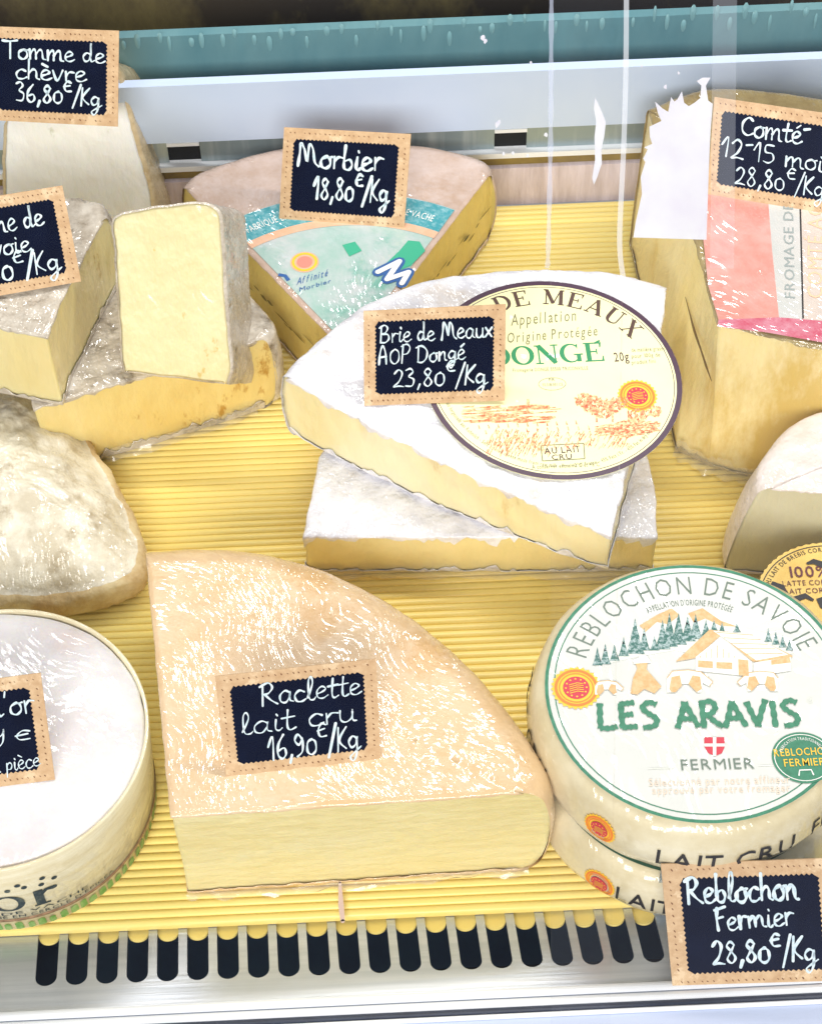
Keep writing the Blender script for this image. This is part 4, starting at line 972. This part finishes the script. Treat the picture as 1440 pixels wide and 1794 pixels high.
t_ = [ef(.0)((ea) * math.cos(2*math.pi*i/k), eb * math.sin(2*math.pi*i/k)) for i in range(k)]; b2 = [ef(-.03)(ea * math.cos(2*math.pi*i/k), eb * math.sin(2*math.pi*i/k)) for i in range(k)]
mb.add(t_ + b2, [tuple(range(k)), tuple(range(k, 2*k))[::-1]] + [(i, k + i, k + (i+1) % k, (i+1) % k) for i in range(k)], 0)
mb.build('oval_label', M['cream'], bu)
mb = MB(); mats = [M['plum'], M['brown'], M['olive'], M['emgreen'], M['art'], M['red'], M['orange'], M['yellow'], M['cream']]
annulus(mb, 0, 0, ea, eb, .22, ef(.012), 0); annulus(mb, 0, 0, ea - .3, eb - .3, .03, ef(.012), 0)
p0_, p1_ = eloc(895, 540), eloc(1115, 585)
a0_ = math.degrees(math.atan2(p0_[1] / (eb - 1.3), p0_[0] / (ea - 1.3))); a1_ = math.degrees(math.atan2(p1_[1] / (eb - 1.3), p1_[0] / (ea - 1.3)))
serif(mb, 'BRIE DE MEAUX', 0, 1, 0, .78, ef(.014), 1, arc=(0, 0, ea - 1.22, eb - 1.22, a0_ + (a0_ - a1_) * .68, a1_ - 2))
bd.text(mb, 'Appellation', (895, 571), (1010, 562), 20, 2, shear=.25); bd.text(mb, "d'Origine Protégée", (868, 603), (1047, 588), 18, 2, shear=.25)
a_, b_ = bd.loc(858, 641), bd.loc(1061, 634)
serif(mb, 'DONGE', a_[0], b_[0], (a_[1] + b_[1]) / 2, bd.h(960, 638, 33), bd.fr(.014), 3)
bd.line(mb, [(1040, 602), (1050, 597)], 3, 3)
bd.text(mb, '20g', (1076, 634), (1102, 632), 16, 1, bold=.008)
for k_, s_ in enumerate(('de matière grasse', 'pour 100g de', 'produit fini')): bd.text(mb, s_, (1106, 617 + 11 * k_), (1164 - 8 * k_, 614 + 11 * k_), 7, 2)
bd.text(mb, 'Fromagerie DONGÉ 55500 TRICONVILLE', (898, 652), (1030, 648), 6, 2)
c_ = bd.loc(967, 673); annulus(mb, c_[0], c_[1], .56, .32, .025, bd.fr(.014), 2, n=40)
bd.text(mb, 'FR', (961, 668), (972, 668), 5, 2); bd.text(mb, '55.518.001 CE', (950, 677), (986, 676), 5, 2)
random.seed(3)
# sketched village, field and trees: many short pen strokes
def strokes(n_, box, ln, wd, slant=.25, dens=None):
    for _ in range(n_):
        u, v = random.uniform(box[0], box[2]), random.uniform(box[1], box[3])
        if dens and not dens(u, v): continue
        l_ = random.uniform(.5, 1) * ln
        bd.line(mb, [(u, v), (u + l_, v - l_ * slant)], [wd * .4, wd, wd * .3][:2], 4, .013)
strokes(60, (806, 712, 960, 724), 26, 1.6, .06); strokes(110, (808, 724, 950, 742), 30, 1.5, .05, lambda u, v: u < 830 + (v - 712) * 6)
bd.line(mb, [(925, 700), (924, 722)], 4, 4); bd.line(mb, [(890, 716), (930, 712), (962, 714)], 6, 4)
for r_i in range(5):
    for j in range(11):
        u = 838 + r_i * 12 + j * (17 + r_i) ; v = 745 + r_i * 9 - j * .8
        if u < 1030 + r_i * 6: bd.line(mb, [(u, v), (u + 2, v + 7)], [1.2, 2.4], 4, .013)
strokes(300, (850, 760, 960, 802), 6, 1.6, 2.0, lambda u, v: (u - 850) > (802 - v) * -1 and random.random() < 1 - abs(v - 782) / 26)
strokes(240, (960, 760, 1100, 790), 6, 1.3, 1.6, lambda u, v: random.random() < (u - 940) / 200)
for cx_, cy_, rr_, nn in ((1022, 703, 15, 110), (1040, 712, 20, 160), (1072, 712, 17, 120), (1092, 706, 13, 70), (1058, 720, 18, 90), (1118, 730, 16, 90), (1146, 722, 12, 70)):
    for _ in range(nn):
        a = random.uniform(0, 2*math.pi); q = rr_ * math.sqrt(random.random()); u, v = cx_ + q * math.cos(a), cy_ + q * .8 * math.sin(a)
        bd.line(mb, [(u, v), (u + random.uniform(-3, 3), v - 3)], 2.0, 4, .013)
strokes(420, (1040, 738, 1150, 770), 10, 1.8, .15, lambda u, v: abs(v - 752 + (u - 1090) * .08) < 16 - abs(u - 1100) * .15)
for u in (1044, 1072, 1100, 1124): bd.line(mb, [(u, 720), (u + 1, 740)], 2.4, 4, .014)
c_ = bd.loc(1116, 694); emblem(mb, c_[0], c_[1], .78, bd.fr(.016), bd.fr(.022), bd.fr(.028), (7, 6, 5, 7))
for pa, pb in (((947, 781), (1022, 777)), ((1022, 777), (1024, 804)), ((1024, 804), (950, 808)), ((950, 808), (947, 781))): bd.line(mb, [pa, pb], 1.4, 2)
bd.text(mb, 'AU LAIT', (954, 796), (1017, 792), 11, 1, bold=.008); bd.text(mb, 'CRU', (966, 806), (1002, 804), 9, 1, bold=.008)
printed_arc(mb, 'Weichkäse hergestellt aus Rohmilch - Soft ripened cheese made from raw milk - Product of France - 45% Fett i.Tr. - 45% Fat in dry matter', 0, 0, ea - .58, eb - .58, 208, 345, .17, ef(.014), 2, inward=True)
bd.text(mb, 'À conserver entre +2°C et +8°C', (932, 822), (1050, 817), 7, 2)
mb.build('label_print', mats, bu)

# ------------------------------------------------------------------ morbier label
M['tealp'] = mk('teal_band_print', srgb(64, 160, 172), srgb(150, 200, 206), 380, lo=.45, hi=.7, rough=.4, film=.8)
M['palegreen'] = mk('pale_green_label', srgb(164, 200, 190), srgb(206, 212, 214), 60, rough=.4, film=1.0, c3=srgb(122, 184, 168), c3scale=26, c3lo=.5, c3hi=.62)
M['salmon'] = mk('salmon_print', srgb(232, 178, 140), srgb(238, 196, 166), 80, rough=.4, film=.8)
M['navyp'] = flat('navy_print', srgb(48, 96, 160), .5)
md = Decal((612, 600), (712, 596), z=MO_Z + .045)
apx = at(612, 622, MO_Z)[:2]
Rt = [np.hypot(*(at(*p, MO_Z)[:2] - apx)) for p in ((408, 386), (428, 424), (432, 438))]
Rr_ = [np.hypot(*(at(*p, MO_Z)[:2] - apx)) for p in ((795, 372), (770, 414), (762, 424))]
aL = math.degrees(math.atan2(*(at(330, 333, MO_Z)[:2] - apx)[::-1])); aR = math.degrees(math.atan2(*(at(857, 306, MO_Z)[:2] - apx)[::-1]))
print('morb', Rt, Rr_, aL, aR)
R1, R2, R3 = [(a + b) / 2 for a, b in zip(Rt, Rr_)]
f0 = lambda a, b: (apx[0] + a, apx[1] + b, MO_Z + .05); f1 = lambda a, b: (apx[0] + a, apx[1] + b, MO_Z + .065); f2 = lambda a, b: (apx[0] + a, apx[1] + b, MO_Z + .08)
mb = MB(); mb.add([f0(R1 * 1.005 * math.cos(math.radians(aR + 1.5 + (aL - aR - 3) * k / 40)), R1 * 1.005 * math.sin(math.radians(aR + 1.5 + (aL - aR - 3) * k / 40))) for k in range(41)] + [f0(0, .4)], [tuple(range(42))], 0)
annulus(mb, 0, 0, R1, R1, R1 - R2, f1, 1, aR + 1.5, aL - 1.5); annulus(mb, 0, 0, R2, R2, R2 - R3, f1, 2, aR + 1.5, aL - 1.5)
printed_arc(mb, 'FABRIQUÉ EN FRANCHE-COMTÉ AU LAIT CRU DE VACHE', 0, 0, R2 + .45, R2 + .45, aL - 4, aR + 5, .4, f2, 7)
c_ = md.loc(534, 461) + 0; o2 = md.o[:2]; P3 = at(534, 461, MO_Z)[:2] - apx
disc(mb, P3[0], P3[1], .62, .62, f1, 2, 24); annulus(mb, P3[0], P3[1], .55, .55, .1, f2, 5, n=24); disc(mb, P3[0], P3[1], .34, .34, f2, 6, 20)
md.poly(mb, [(700, 440), (715, 422), (735, 424), (745, 440), (720, 466), (690, 478), (668, 470)], 3, .03); md.poly(mb, [(600, 430), (622, 424), (634, 440), (612, 450)], 3, .03)
MP = [(662, 478), (700, 459), (678, 491), (716, 478), (704, 498)]
for w_, m_, l_ in ((15, 4, .035), (7, 7, .055)):
    for a, b in zip(MP[:-1], MP[1:]): k = md.h(*a, 10) / 10; ribbon(mb, [md.loc(*a), md.loc(*b)], w_ * k, md.fr(l_), m_, cap=True)
md.text(mb, 'Affinité', (520, 500), (575, 484), 12, 4, .03, shear=.3); md.text(mb, 'Morbier', (524, 512), (580, 496), 7, 4, .03)
md.line(mb, [(488, 482), (500, 484), (506, 492)], 5, 4, .03)
mb.build('paper_label', [M['palegreen'], M['tealp'], M['salmon'], flat('green_leaf_print', srgb(64, 176, 140), .4), M['navyp'], M['yellow'], flat('rose_print', srgb(226, 140, 124), .5), M['white']], mo)
M['ash'] = mk('ash_line', srgb(92, 90, 58), srgb(150, 130, 60), 200, rough=.7)
def ash(pa, pb, seed, nm='ash_line'):
    """dark vein through the middle of a cut face: a chain of small lens-shaped seams"""
    A, B = at(*pa, MO_Z), at(*pb, MO_Z); d = (B - A); L_ = np.hypot(d[0], d[1]); d = d / L_; nn = np.array([-d[1], d[0], 0]); 
    if (A + nn - np.append(np.array(at(600, 400, MO_Z)[:2]), 0))[1] > A[1]: nn = -nn
    if nn[1] > 0: nn = -nn
    m1 = MB(); random.seed(seed); s = .4
    while s < L_ - .8:
        l_ = random.uniform(.3, 1.3); h_ = random.uniform(.03, .11); zc = MO_Z / 2 + random.uniform(-.25, .25) + .35 * nz(s, seed, 0, .5)
        P = [(s + l_ * k / 6, h_ * math.sin(math.pi * k / 6)) for k in range(7)]
        up = [A + d * a + nn * .055 + np.array([0, 0, zc - MO_Z + b + .1 * nz(a, 0, 0, 1)]) for a, b in P]; dn = [A + d * a + nn * .055 + np.array([0, 0, zc - MO_Z - b + .1 * nz(a, 0, 0, 1)]) for a, b in P]
        m1.add(up + dn, [(k, k+1, 8+k, 7+k) for k in range(6)], 0); s += l_ * random.uniform(.5, 1.1)
    o = m1.build(nm, M['ash'], mo); return o
ash((322, 325), (612, 622), 5); ash((612, 622), (858, 303), 6)

# ------------------------------------------------------------------ comte label and cracks
M['redl'] = mk('red_film_label', srgb(214, 140, 126), srgb(228, 172, 162), 60, rough=.35, film=1.0, filmscale=.8, filmbump=.8)
M['crims'] = mk('crimson_label_edge', srgb(200, 74, 102), srgb(216, 150, 166), 110, rough=.35, film=1.0)
M['greyl'] = mk('grey_label', srgb(198, 202, 198), srgb(214, 210, 206), 40, rough=.4, film=1.0, filmscale=.7)
M['beigel'] = mk('beige_label', srgb(222, 208, 196), srgb(210, 196, 186), 40, rough=.4, film=1.0, filmscale=.7)
M['peach'] = flat('peach_print', srgb(238, 196, 160), .5)
kd = Decal((1340, 480), (1440, 486), z=CO_Z + .12)
mb = MB()
kd.poly(mb, [(1222, 330), (1345, 352), (1352, 440), (1364, 556), (1258, 560), (1240, 500)], 0, .0)
kd.poly(mb, [(1345, 352), (1400, 360), (1405, 560), (1364, 556), (1352, 440)], 2, .0)
kd.poly(mb, [(1402, 360), (1560, 380), (1560, 585), (1406, 560)], 3, .0)
kd.poly(mb, [(1258, 560), (1364, 556), (1440, 562), (1560, 585), (1560, 612), (1440, 600), (1340, 582), (1256, 572)], 1, .004)
kd.line(mb, [(1401, 360), (1406, 558)], 2, 4, .01)
def vtext(mb, dec, s_, A, B, hp, m, **k):
    a, b = dec.loc(*A), dec.loc(*B); d = (b - a); L_ = np.hypot(*d); d = d / L_; nn = np.array([-d[1], d[0]]); f = dec.fr(.015)
    printed(mb, s_, 0, L_, 0, hp, lambda x, y: f(a[0] + d[0]*x + nn[0]*y, a[1] + d[1]*x + nn[1]*y), m, **k)
vtext(mb, kd, 'FROMAGE DES', (1392, 525), (1388, 345), .42, 5); vtext(mb, kd, 'COMTÉ AOP', (1440, 525), (1440, 340), .62, 6)
mb.build('red_grey_label', [M['redl'], M['crims'], M['greyl'], M['beigel'], M['ink'], flat('grey_print', srgb(150, 160, 158), .5), M['peach']], co)
M['crack'] = flat('crack_shadow', srgb(120, 96, 52), .8)
# cracks: thin wedge-shaped openings following the flared side
Tq = [at(1135, 188, CO_Z), at(1218, 420, CO_Z), at(1257, 565, CO_Z)]; Bq = [at(1103, 430, .05), at(1182, 790, .05), at(1243, 818, .05)]
n1 = np.cross(Bq[0] - Tq[0], Tq[1] - Tq[0]); n1 /= np.linalg.norm(n1); n1 *= (1 if n1[0] < 0 else -1)
n2 = np.cross(Bq[1] - Tq[1], Tq[2] - Tq[1]); n2 /= np.linalg.norm(n2); n2 *= (1 if n2[0] < 0 else -1)
for path, pp, nn_, wd in (([(1158, 425), (1164, 450), (1172, 474), (1176, 478)], Tq[0], n1, [.02, .08, .05, .01]), ([(1200, 520), (1208, 550), (1216, 580), (1228, 615), (1236, 640), (1246, 668)], Tq[1], n2, [.02, .05, .1, .07, .09, .02])):
    f = lambda a, b, pp=pp, nn_=nn_: on_plane(a, -b, pp + nn_ * .06, nn_)
    mb = MB(); ribbon(mb, [(u, -v) for u, v in catmull(path, n=4)], list(np.interp(np.linspace(0, 1, 4*(len(path)-1)+1), np.linspace(0, 1, len(wd)), np.array(wd) * 45)), f, 0, cap=False)
    mb.build('crack', M['crack'], co)

# ------------------------------------------------------------------ loose folds of cling film along the lower edges
M['filmfold'] = ghost('cling_film_fold', srgb(236, 236, 232), .16, .12, 1.6)
def film_fold(root, path, seed, hgt_=.55, out=.28, z=.1):
    random.seed(seed); P = catmull([at(u, v, z)[:2] for u, v in path], n=14); n = len(P); vs = []
    for j in range(5):
        t = j / 4
        for i, q in enumerate(P):
            d = P[min(i+1, n-1)] - P[max(i-1, 0)]; d = d / (np.hypot(*d) or 1); nn = np.array([d[1], -d[0]])
            wv = nz(i * .35, t * 1.2, seed, 1.0, seed) * .22 * (1.2 - t)
            q2 = q + nn * (out * (1 - t) ** 1.5 + wv + .05); vs.append((q2[0], q2[1], z + hgt_ * t * (1 + .5 * nz(i * .5, 0, 0, 1, seed))))
    fs = [(j*n + i, j*n + i + 1, (j+1)*n + i + 1, (j+1)*n + i) for j in range(4) for i in range(n - 1)]
    obj('film_fold', vs, fs, M['filmfold'], root, None, True)
film_fold(co, [(1183, 792), (1243, 820), (1300, 838), (1360, 850)], 3, .8)
film_fold(rk, [(328, 1570), (480, 1560), (640, 1548), (800, 1535), (925, 1522)], 4, .3, .14)
film_fold(bl, [(541, 1003), (700, 1006), (900, 1006), (1060, 1004), (1146, 1000)], 5, .35, .16)
film_fold(td, [(186, 800), (330, 762), (450, 720)], 6, .5, .2)
film_fold(fz, [(90, 1072), (190, 1050), (245, 1015), (262, 985)], 7, .5, .2)

# ================================================================== price cards
TK = 'slate price cards with kraft borders'
def ticket(label, TLRB, zb, elev, panel, lines, gchalk=1.0, holder=False, on=None):
    """standing card: four corners (TL TR BR BL) on a plane that leans back from its foot"""
    TL, TR, BR, BL = TLRB
    if on is None: a, b = at(*BL, zb), at(*BR, zb)
    else: a, b = [on_plane(u, v, on[0], on[1]) for u, v in (BL, BR)]
    ex = (b - a) / np.linalg.norm(b - a); hz = np.cross((0, 0, 1), ex); hz /= np.linalg.norm(hz)
    ey = hz * math.cos(elev) + np.array([0, 0, 1]) * math.sin(elev); n = np.cross(ex, ey); n /= np.linalg.norm(n)
    Q = [on_plane(*p, a, n) for p in (TL, TR, BR, BL)]
    W_ = np.linalg.norm(b - a); Hh = np.linalg.norm(Q[0] - Q[3])
    t = thing('price_card', (a + b) / 2, label, 'price card', TK)
    def f(lift): return lambda s, q: Q[3] * (1-s) * (1-q) + Q[2] * s * (1-q) + Q[1] * s * q + Q[0] * (1-s) * q + n * (lift + (LQ() if lift > .015 else 0))
    g = f(0); gb = f(-.06); mb = MB(); ring = []
    for (x0, y0), (x1, y1) in (((0,0),(1,0)),((1,0),(1,1)),((1,1),(0,1)),((0,1),(0,0))): ring += [(x0 + (x1-x0) * k / 20, y0 + (y1-y0) * k / 20) for k in range(20)]
    k = len(ring); mb.add([g(*p) for p in ring] + [gb(*p) for p in ring], [tuple(range(k)), tuple(range(k, 2*k))[::-1]] + [(i, k + i, k + (i+1) % k, (i+1) % k) for i in range(k)], 0)
    mb.build('card', M['kraft'], t)
    x0, x1, y0, y1 = panel; N_ = 26; M_ = 18; rg = []; c = .014
    def edge(ax, ay, bx, by, m_, nx_, ny_):
        for i in range(m_ * 2): s = (i + .5) / (m_ * 2); amp = .007 if i % 2 else -.004; rg.append((ax + (bx-ax) * s + nx_ * amp, ay + (by-ay) * s + ny_ * amp * 1.4))
    edge(x0 + c, y0, x1 - c, y0, N_, 0, -1); edge(x1, y0 + c*1.4, x1, y1 - c*1.4, M_, 1, 0); edge(x1 - c, y1, x0 + c, y1, N_, 0, 1); edge(x0, y1 - c*1.4, x0, y0 + c*1.4, M_, -1, 0)
    mb = MB(); h1 = f(.012); mb.add([h1(*p) for p in rg], [tuple(range(len(rg)))], 0); mb.build('slate_panel', M['slate'], t)
    mb = MB(); h2 = f(.008)
    def dots(ax, ay, bx, by, m_):
        for i in range(m_):
            s = (i + .5 + random.uniform(-.15, .15)) / m_; x, y = ax + (bx-ax) * s, ay + (by-ay) * s
            if random.random() < .08: continue
            rx, ry = .0045 * random.uniform(.7, 1.3), .008 * random.uniform(.7, 1.4); sk = .004
            mb.add([h2(x + rx * math.cos(q) - sk * math.sin(q), y + ry * math.sin(q)) for q in [2*math.pi*j/7 for j in range(7)]], [tuple(range(7))], 0)
    e = .42; dots(x0 * e, y0 * e, 1 - x0 * e, y0 * e, 24); dots(x0 * e, 1 - (1-y1) * e, 1 - x0 * e, 1 - (1-y1) * e, 24); dots(x0 * e, y0, x0 * e, y1, 14); dots(1 - (1-x1) * e, y0, 1 - (1-x1) * e, y1, 14)
    mb.build('punched_holes', M['punch'], t)
    mb = MB(); asp = W_ / Hh
    for i, (s_, a0, a1, yb, hh_, ri) in enumerate(lines):
        hand(mb, s_, a0, a1, yb, hh_, ri, f(.02 + .002 * i), asp, width=.072 * gchalk)
    mb.build('handwriting', M['chalk'], t)
    return t, Q, n, f
R_ = math.radians
random.seed(21)
PN = (.085, .915, .13, .87)
ticket('price card reading Morbier 18,80 €/Kg on the green-labelled wedge', [(498, 223), (720, 235), (708, 402), (489, 386)], MO_Z, R_(58), (.085, .91, .12, .88),
       [('Morbier', .12, .80, .60, .26, .0), ('18,80€/Kg', .26, .86, .26, .25, .02)], 1.0)
ticket('price card reading Brie de Meaux AOP Dongé 23,80 €/Kg on the oval label', [(637, 545), (886, 533), (884, 702), (638, 711)], 6.0, R_(56), (.085, .915, .12, .88),
       [('Brie de Meaux', .11, .91, .66, .19, .02), ('AOP Dongé', .10, .72, .43, .19, .04), ('23,80€/Kg', .2, .87, .19, .21, .0)], .85)
ticket('price card reading Raclette lait cru 16,90 €/Kg on the peach raclette quarter', [(377, 1185), (659, 1154), (667, 1331), (397, 1362)], 5.8, R_(50), (.085, .915, .12, .88),
       [('Raclette', .26, .90, .66, .22, .02), ('lait cru', .12, .86, .40, .22, .02), ('16,90€/Kg', .28, .87, .12, .25, .03)], .75)
ticket('price card reading Reblochon Fermier 28,80 €/Kg standing on the steel grille', [(1157, 1514), (1452, 1504), (1468, 1722), (1178, 1732)], 0, R_(57), (.105, .925, .12, .88),
       [('Reblochon', .13, .80, .68, .22, .02), ('Fermier', .28, .76, .46, .19, .05), ('28,80€/Kg', .25, .88, .19, .20, .0)], 1.0, on=(np.array(pp0) + np.array(pn) * .02, pn))
ticket('price card reading Tomme de chèvre 36,80 €/Kg against the tall white goat tomme', [(-25, 46), (209, 54), (207, 222), (-22, 210)], 8.2, R_(62), (.09, .91, .12, .88),
       [('Tomme de', .13, .90, .68, .20, -.02), ('chèvre', .22, .76, .46, .20, .0), ('36,80€/Kg', .22, .87, .22, .21, -.02)], 1.05)
ticket('price card for Tomme de Savoie, tilted, half out of frame at the left edge', [(-105, 360), (110, 325), (143, 493), (-78, 532)], SB_Z + .2, R_(58), (.09, .90, .12, .88),
       [('Tomme de', .06, .80, .64, .22, .0), ('Savoie', .16, .66, .40, .21, .0), ('18,80€/Kg', .06, .86, .14, .24, .03)], .9)
ticket('price card reading Comté 12-15 mois 28,80 €/Kg on the red-labelled block', [(1251, 170), (1478, 203), (1464, 378), (1238, 341)], CO_Z + .1, R_(58), (.07, .92, .13, .87),
       [('Comté-', .22, .76, .66, .22, .0), ('12-15 mois', .08, .96, .42, .20, .0), ('28,80€/Kg', .2, .90, .16, .20, .0)], .85)
ticket('price card for the boxed cheese with € la pièce, cut off at the left edge', [(-196, 1214), (72, 1179), (97, 1366), (-168, 1400)], 5.2, R_(52), (.09, .91, .12, .88),
       [("Mont d'or", .14, .93, .64, .23, .02), ('22,9y', .3, .72, .45, .17, .0), ('€', .76, .88, .30, .16, .0), ('la pièce', .56, .92, .13, .15, .06)], .8)
# clear plastic stand behind the front card
M['clear'] = ghost('clear_plastic', srgb(176, 200, 208), .45, .1, .8)
st = thing('card_stand', plate(1180, 1700), 'clear plastic stand behind the card in front of the reblochon', 'card stand')
A_ = plate(1152, 1512 + 90, .05); mb = MB()
a = plate(1176, 1728, .06); b = plate(1470, 1716, .06); up_ = np.array([0, .55, 3.3]); bk = np.array([0, 2.6, -.5])
tpl, tpr = on_plane(1160, 1518, a, (0, -math.sin(R_(57)), math.cos(R_(57)))) + np.array([0, .12, 0]), on_plane(1452, 1508, a, (0, -math.sin(R_(57)), math.cos(R_(57)))) + np.array([0, .12, 0])
fl = plate(1143, 1600, .06); frr = plate(1470, 1588, .06)
mb.add([tpl, tpr, frr, fl], [(0, 1, 2, 3)]); mb.add([tpl - (0, .05, .02), tpr - (0, .05, .02), frr + (0, -.06, 0), fl + (0, -.06, 0)], [(3, 2, 1, 0)])
mb.build('back_leg', M['clear'], st)

# ================================================================== counter glass
M['glass'] = ghost('counter_glass', srgb(210, 225, 245), .002, .02, .10)
M['glass2'] = ghost('second_pane', srgb(214, 222, 246), .008, .02, .10)
M['edge'] = ghost('pane_edge', srgb(240, 244, 252), .42, .2, .3)
M['strip'] = ghost('seal_strip', srgb(214, 222, 246), .34, .2, .3)
M['white_patch'] = mk('jagged_white_patch', srgb(240, 244, 250), srgb(214, 208, 236), 9, lo=.45, hi=.62, rough=.5, bump=.4, bscale=60)  # jagged white patch on the glass, partly translucent with a lilac tinge
nt = M['white_patch'].node_tree; tr = nt.nodes.new('ShaderNodeBsdfTranslucent'); tr.inputs[0].default_value = (1, 1, 1, 1); ms = nt.nodes.new('ShaderNodeMixShader'); ms.inputs[0].default_value = .5
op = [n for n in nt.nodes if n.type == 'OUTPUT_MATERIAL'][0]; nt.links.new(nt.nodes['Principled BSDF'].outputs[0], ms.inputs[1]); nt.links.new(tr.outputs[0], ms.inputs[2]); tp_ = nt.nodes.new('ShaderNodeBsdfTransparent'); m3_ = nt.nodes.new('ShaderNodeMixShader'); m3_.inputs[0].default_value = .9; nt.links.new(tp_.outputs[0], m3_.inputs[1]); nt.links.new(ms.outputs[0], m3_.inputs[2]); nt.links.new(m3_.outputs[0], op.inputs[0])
gN = np.array([0, -math.cos(R_(24)), math.sin(R_(24))]); gP = np.array([0, -27.5, 0.0])
def G(u, v, l=0.0): return on_plane(u, v, gP + gN * l, gN)
def gl_xy(x, z_along, l=0.0):  # along the slope
    return gP + gN * l + np.array([x, math.sin(R_(24)) * z_along, math.cos(R_(24)) * z_along])
def gsheet(name, x0, x1, l0, l1, th, mm, parent):
    mb = MB(); v = [gl_xy(x, t, l) for l in (l0, l0 + th) for x, t in ((x0, -2), (x1, -2), (x1, l1), (x0, l1))]
    mb.add(v, [(3, 2, 1, 0), (4, 5, 6, 7), (0, 1, 5, 4), (1, 2, 6, 5), (2, 3, 7, 6), (3, 0, 4, 7)], 0); return mb.build(name, mm, parent)
xe = G(1093, 230)[0]; xs_ = G(967, 230)[0]
gt_ = thing('counter_glass', gl_xy(0, -2), 'clear sliding counter glass with a white vertical pane edge and jagged white patch', 'glass')
gsheet('front_pane', -40, xe, 0, 60, .3, M['glass'], gt_)
gsheet('rear_pane', xs_, 40, -.6, 60, .3, M['glass2'], gt_)
def gstrip(name, pts, wpx, mm, l=.34, wave=0.0):
    mb = MB(); f = lambda a, b: G(a, -b, l)
    P = catmull([(u, -v) for u, v in pts], n=8)
    ribbon(mb, P, [wpx * (1 + wave * math.sin(i * 1.7)) for i in range(len(P))], f, 0, cap=False); return mb.build(name, mm, gt_)
gstrip('pane_edge', [(1097, -40), (1096, 120), (1092, 260), (1085, 420), (1092, 490)], 9, M['edge'])
gstrip('reflection_band', [(1270, -40), (1268, 120), (1266, 300), (1264, 470)], 42, ghost('reflection_band', srgb(232, 238, 252), .11, .2, .2), l=.345)  # pale sheet laid on the pane in place of a reflection
gstrip('seal_strip', [(966, -40), (965, 120), (964, 260), (960, 440), (958, 470)], 8, M['strip'], wave=.25)
def gpoly(name, pts, mm, l=.36, th=.02):
    mb = MB(); k = len(pts); a = [G(u, v, l + th) for u, v in pts]; b = [G(u, v, l) for u, v in pts]
    mb.add(a + b, [tuple(range(k)), tuple(range(k, 2*k))[::-1]] + [(i, k + i, k + (i+1) % k, (i+1) % k) for i in range(k)], 0); return mb.build(name, mm, gt_)
gpoly('torn_patch', [(1109, 416), (1113, 390), (1124, 340), (1122, 310), (1130, 284), (1126, 278), (1134, 262), (1128, 258), (1142, 252), (1138, 240), (1137, 222), (1158, 212), (1152, 198), (1147, 178), (1160, 190), (1170, 196), (1175, 170), (1181, 178), (1186, 174), (1194, 160), (1198, 180), (1206, 186), (1216, 180), (1226, 172), (1228, 150), (1220, 142), (1230, 136), (1244, 136), (1236, 150), (1240, 176), (1248, 182), (1244, 230), (1241, 300), (1237, 420)], M['white_patch'])
gpoly('patch_scrap', [(1042, 171), (1047, 180), (1054, 196), (1061, 214), (1058, 240), (1053, 262), (1054, 286), (1046, 310), (1040, 324), (1037, 312), (1042, 280), (1041, 240), (1044, 214), (1040, 190)], M['white_patch'])
random.seed(9)
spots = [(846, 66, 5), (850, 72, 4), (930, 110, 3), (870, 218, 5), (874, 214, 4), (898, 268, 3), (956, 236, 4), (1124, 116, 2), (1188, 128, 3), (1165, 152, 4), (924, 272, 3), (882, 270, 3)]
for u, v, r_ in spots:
    gpoly('white_fleck', [(u + r_ * random.uniform(.5, 1.1) * math.cos(t), v + r_ * 1.3 * random.uniform(.6, 1.1) * math.sin(t)) for t in [2*math.pi*k/7 for k in range(7)]], M['white_patch'])
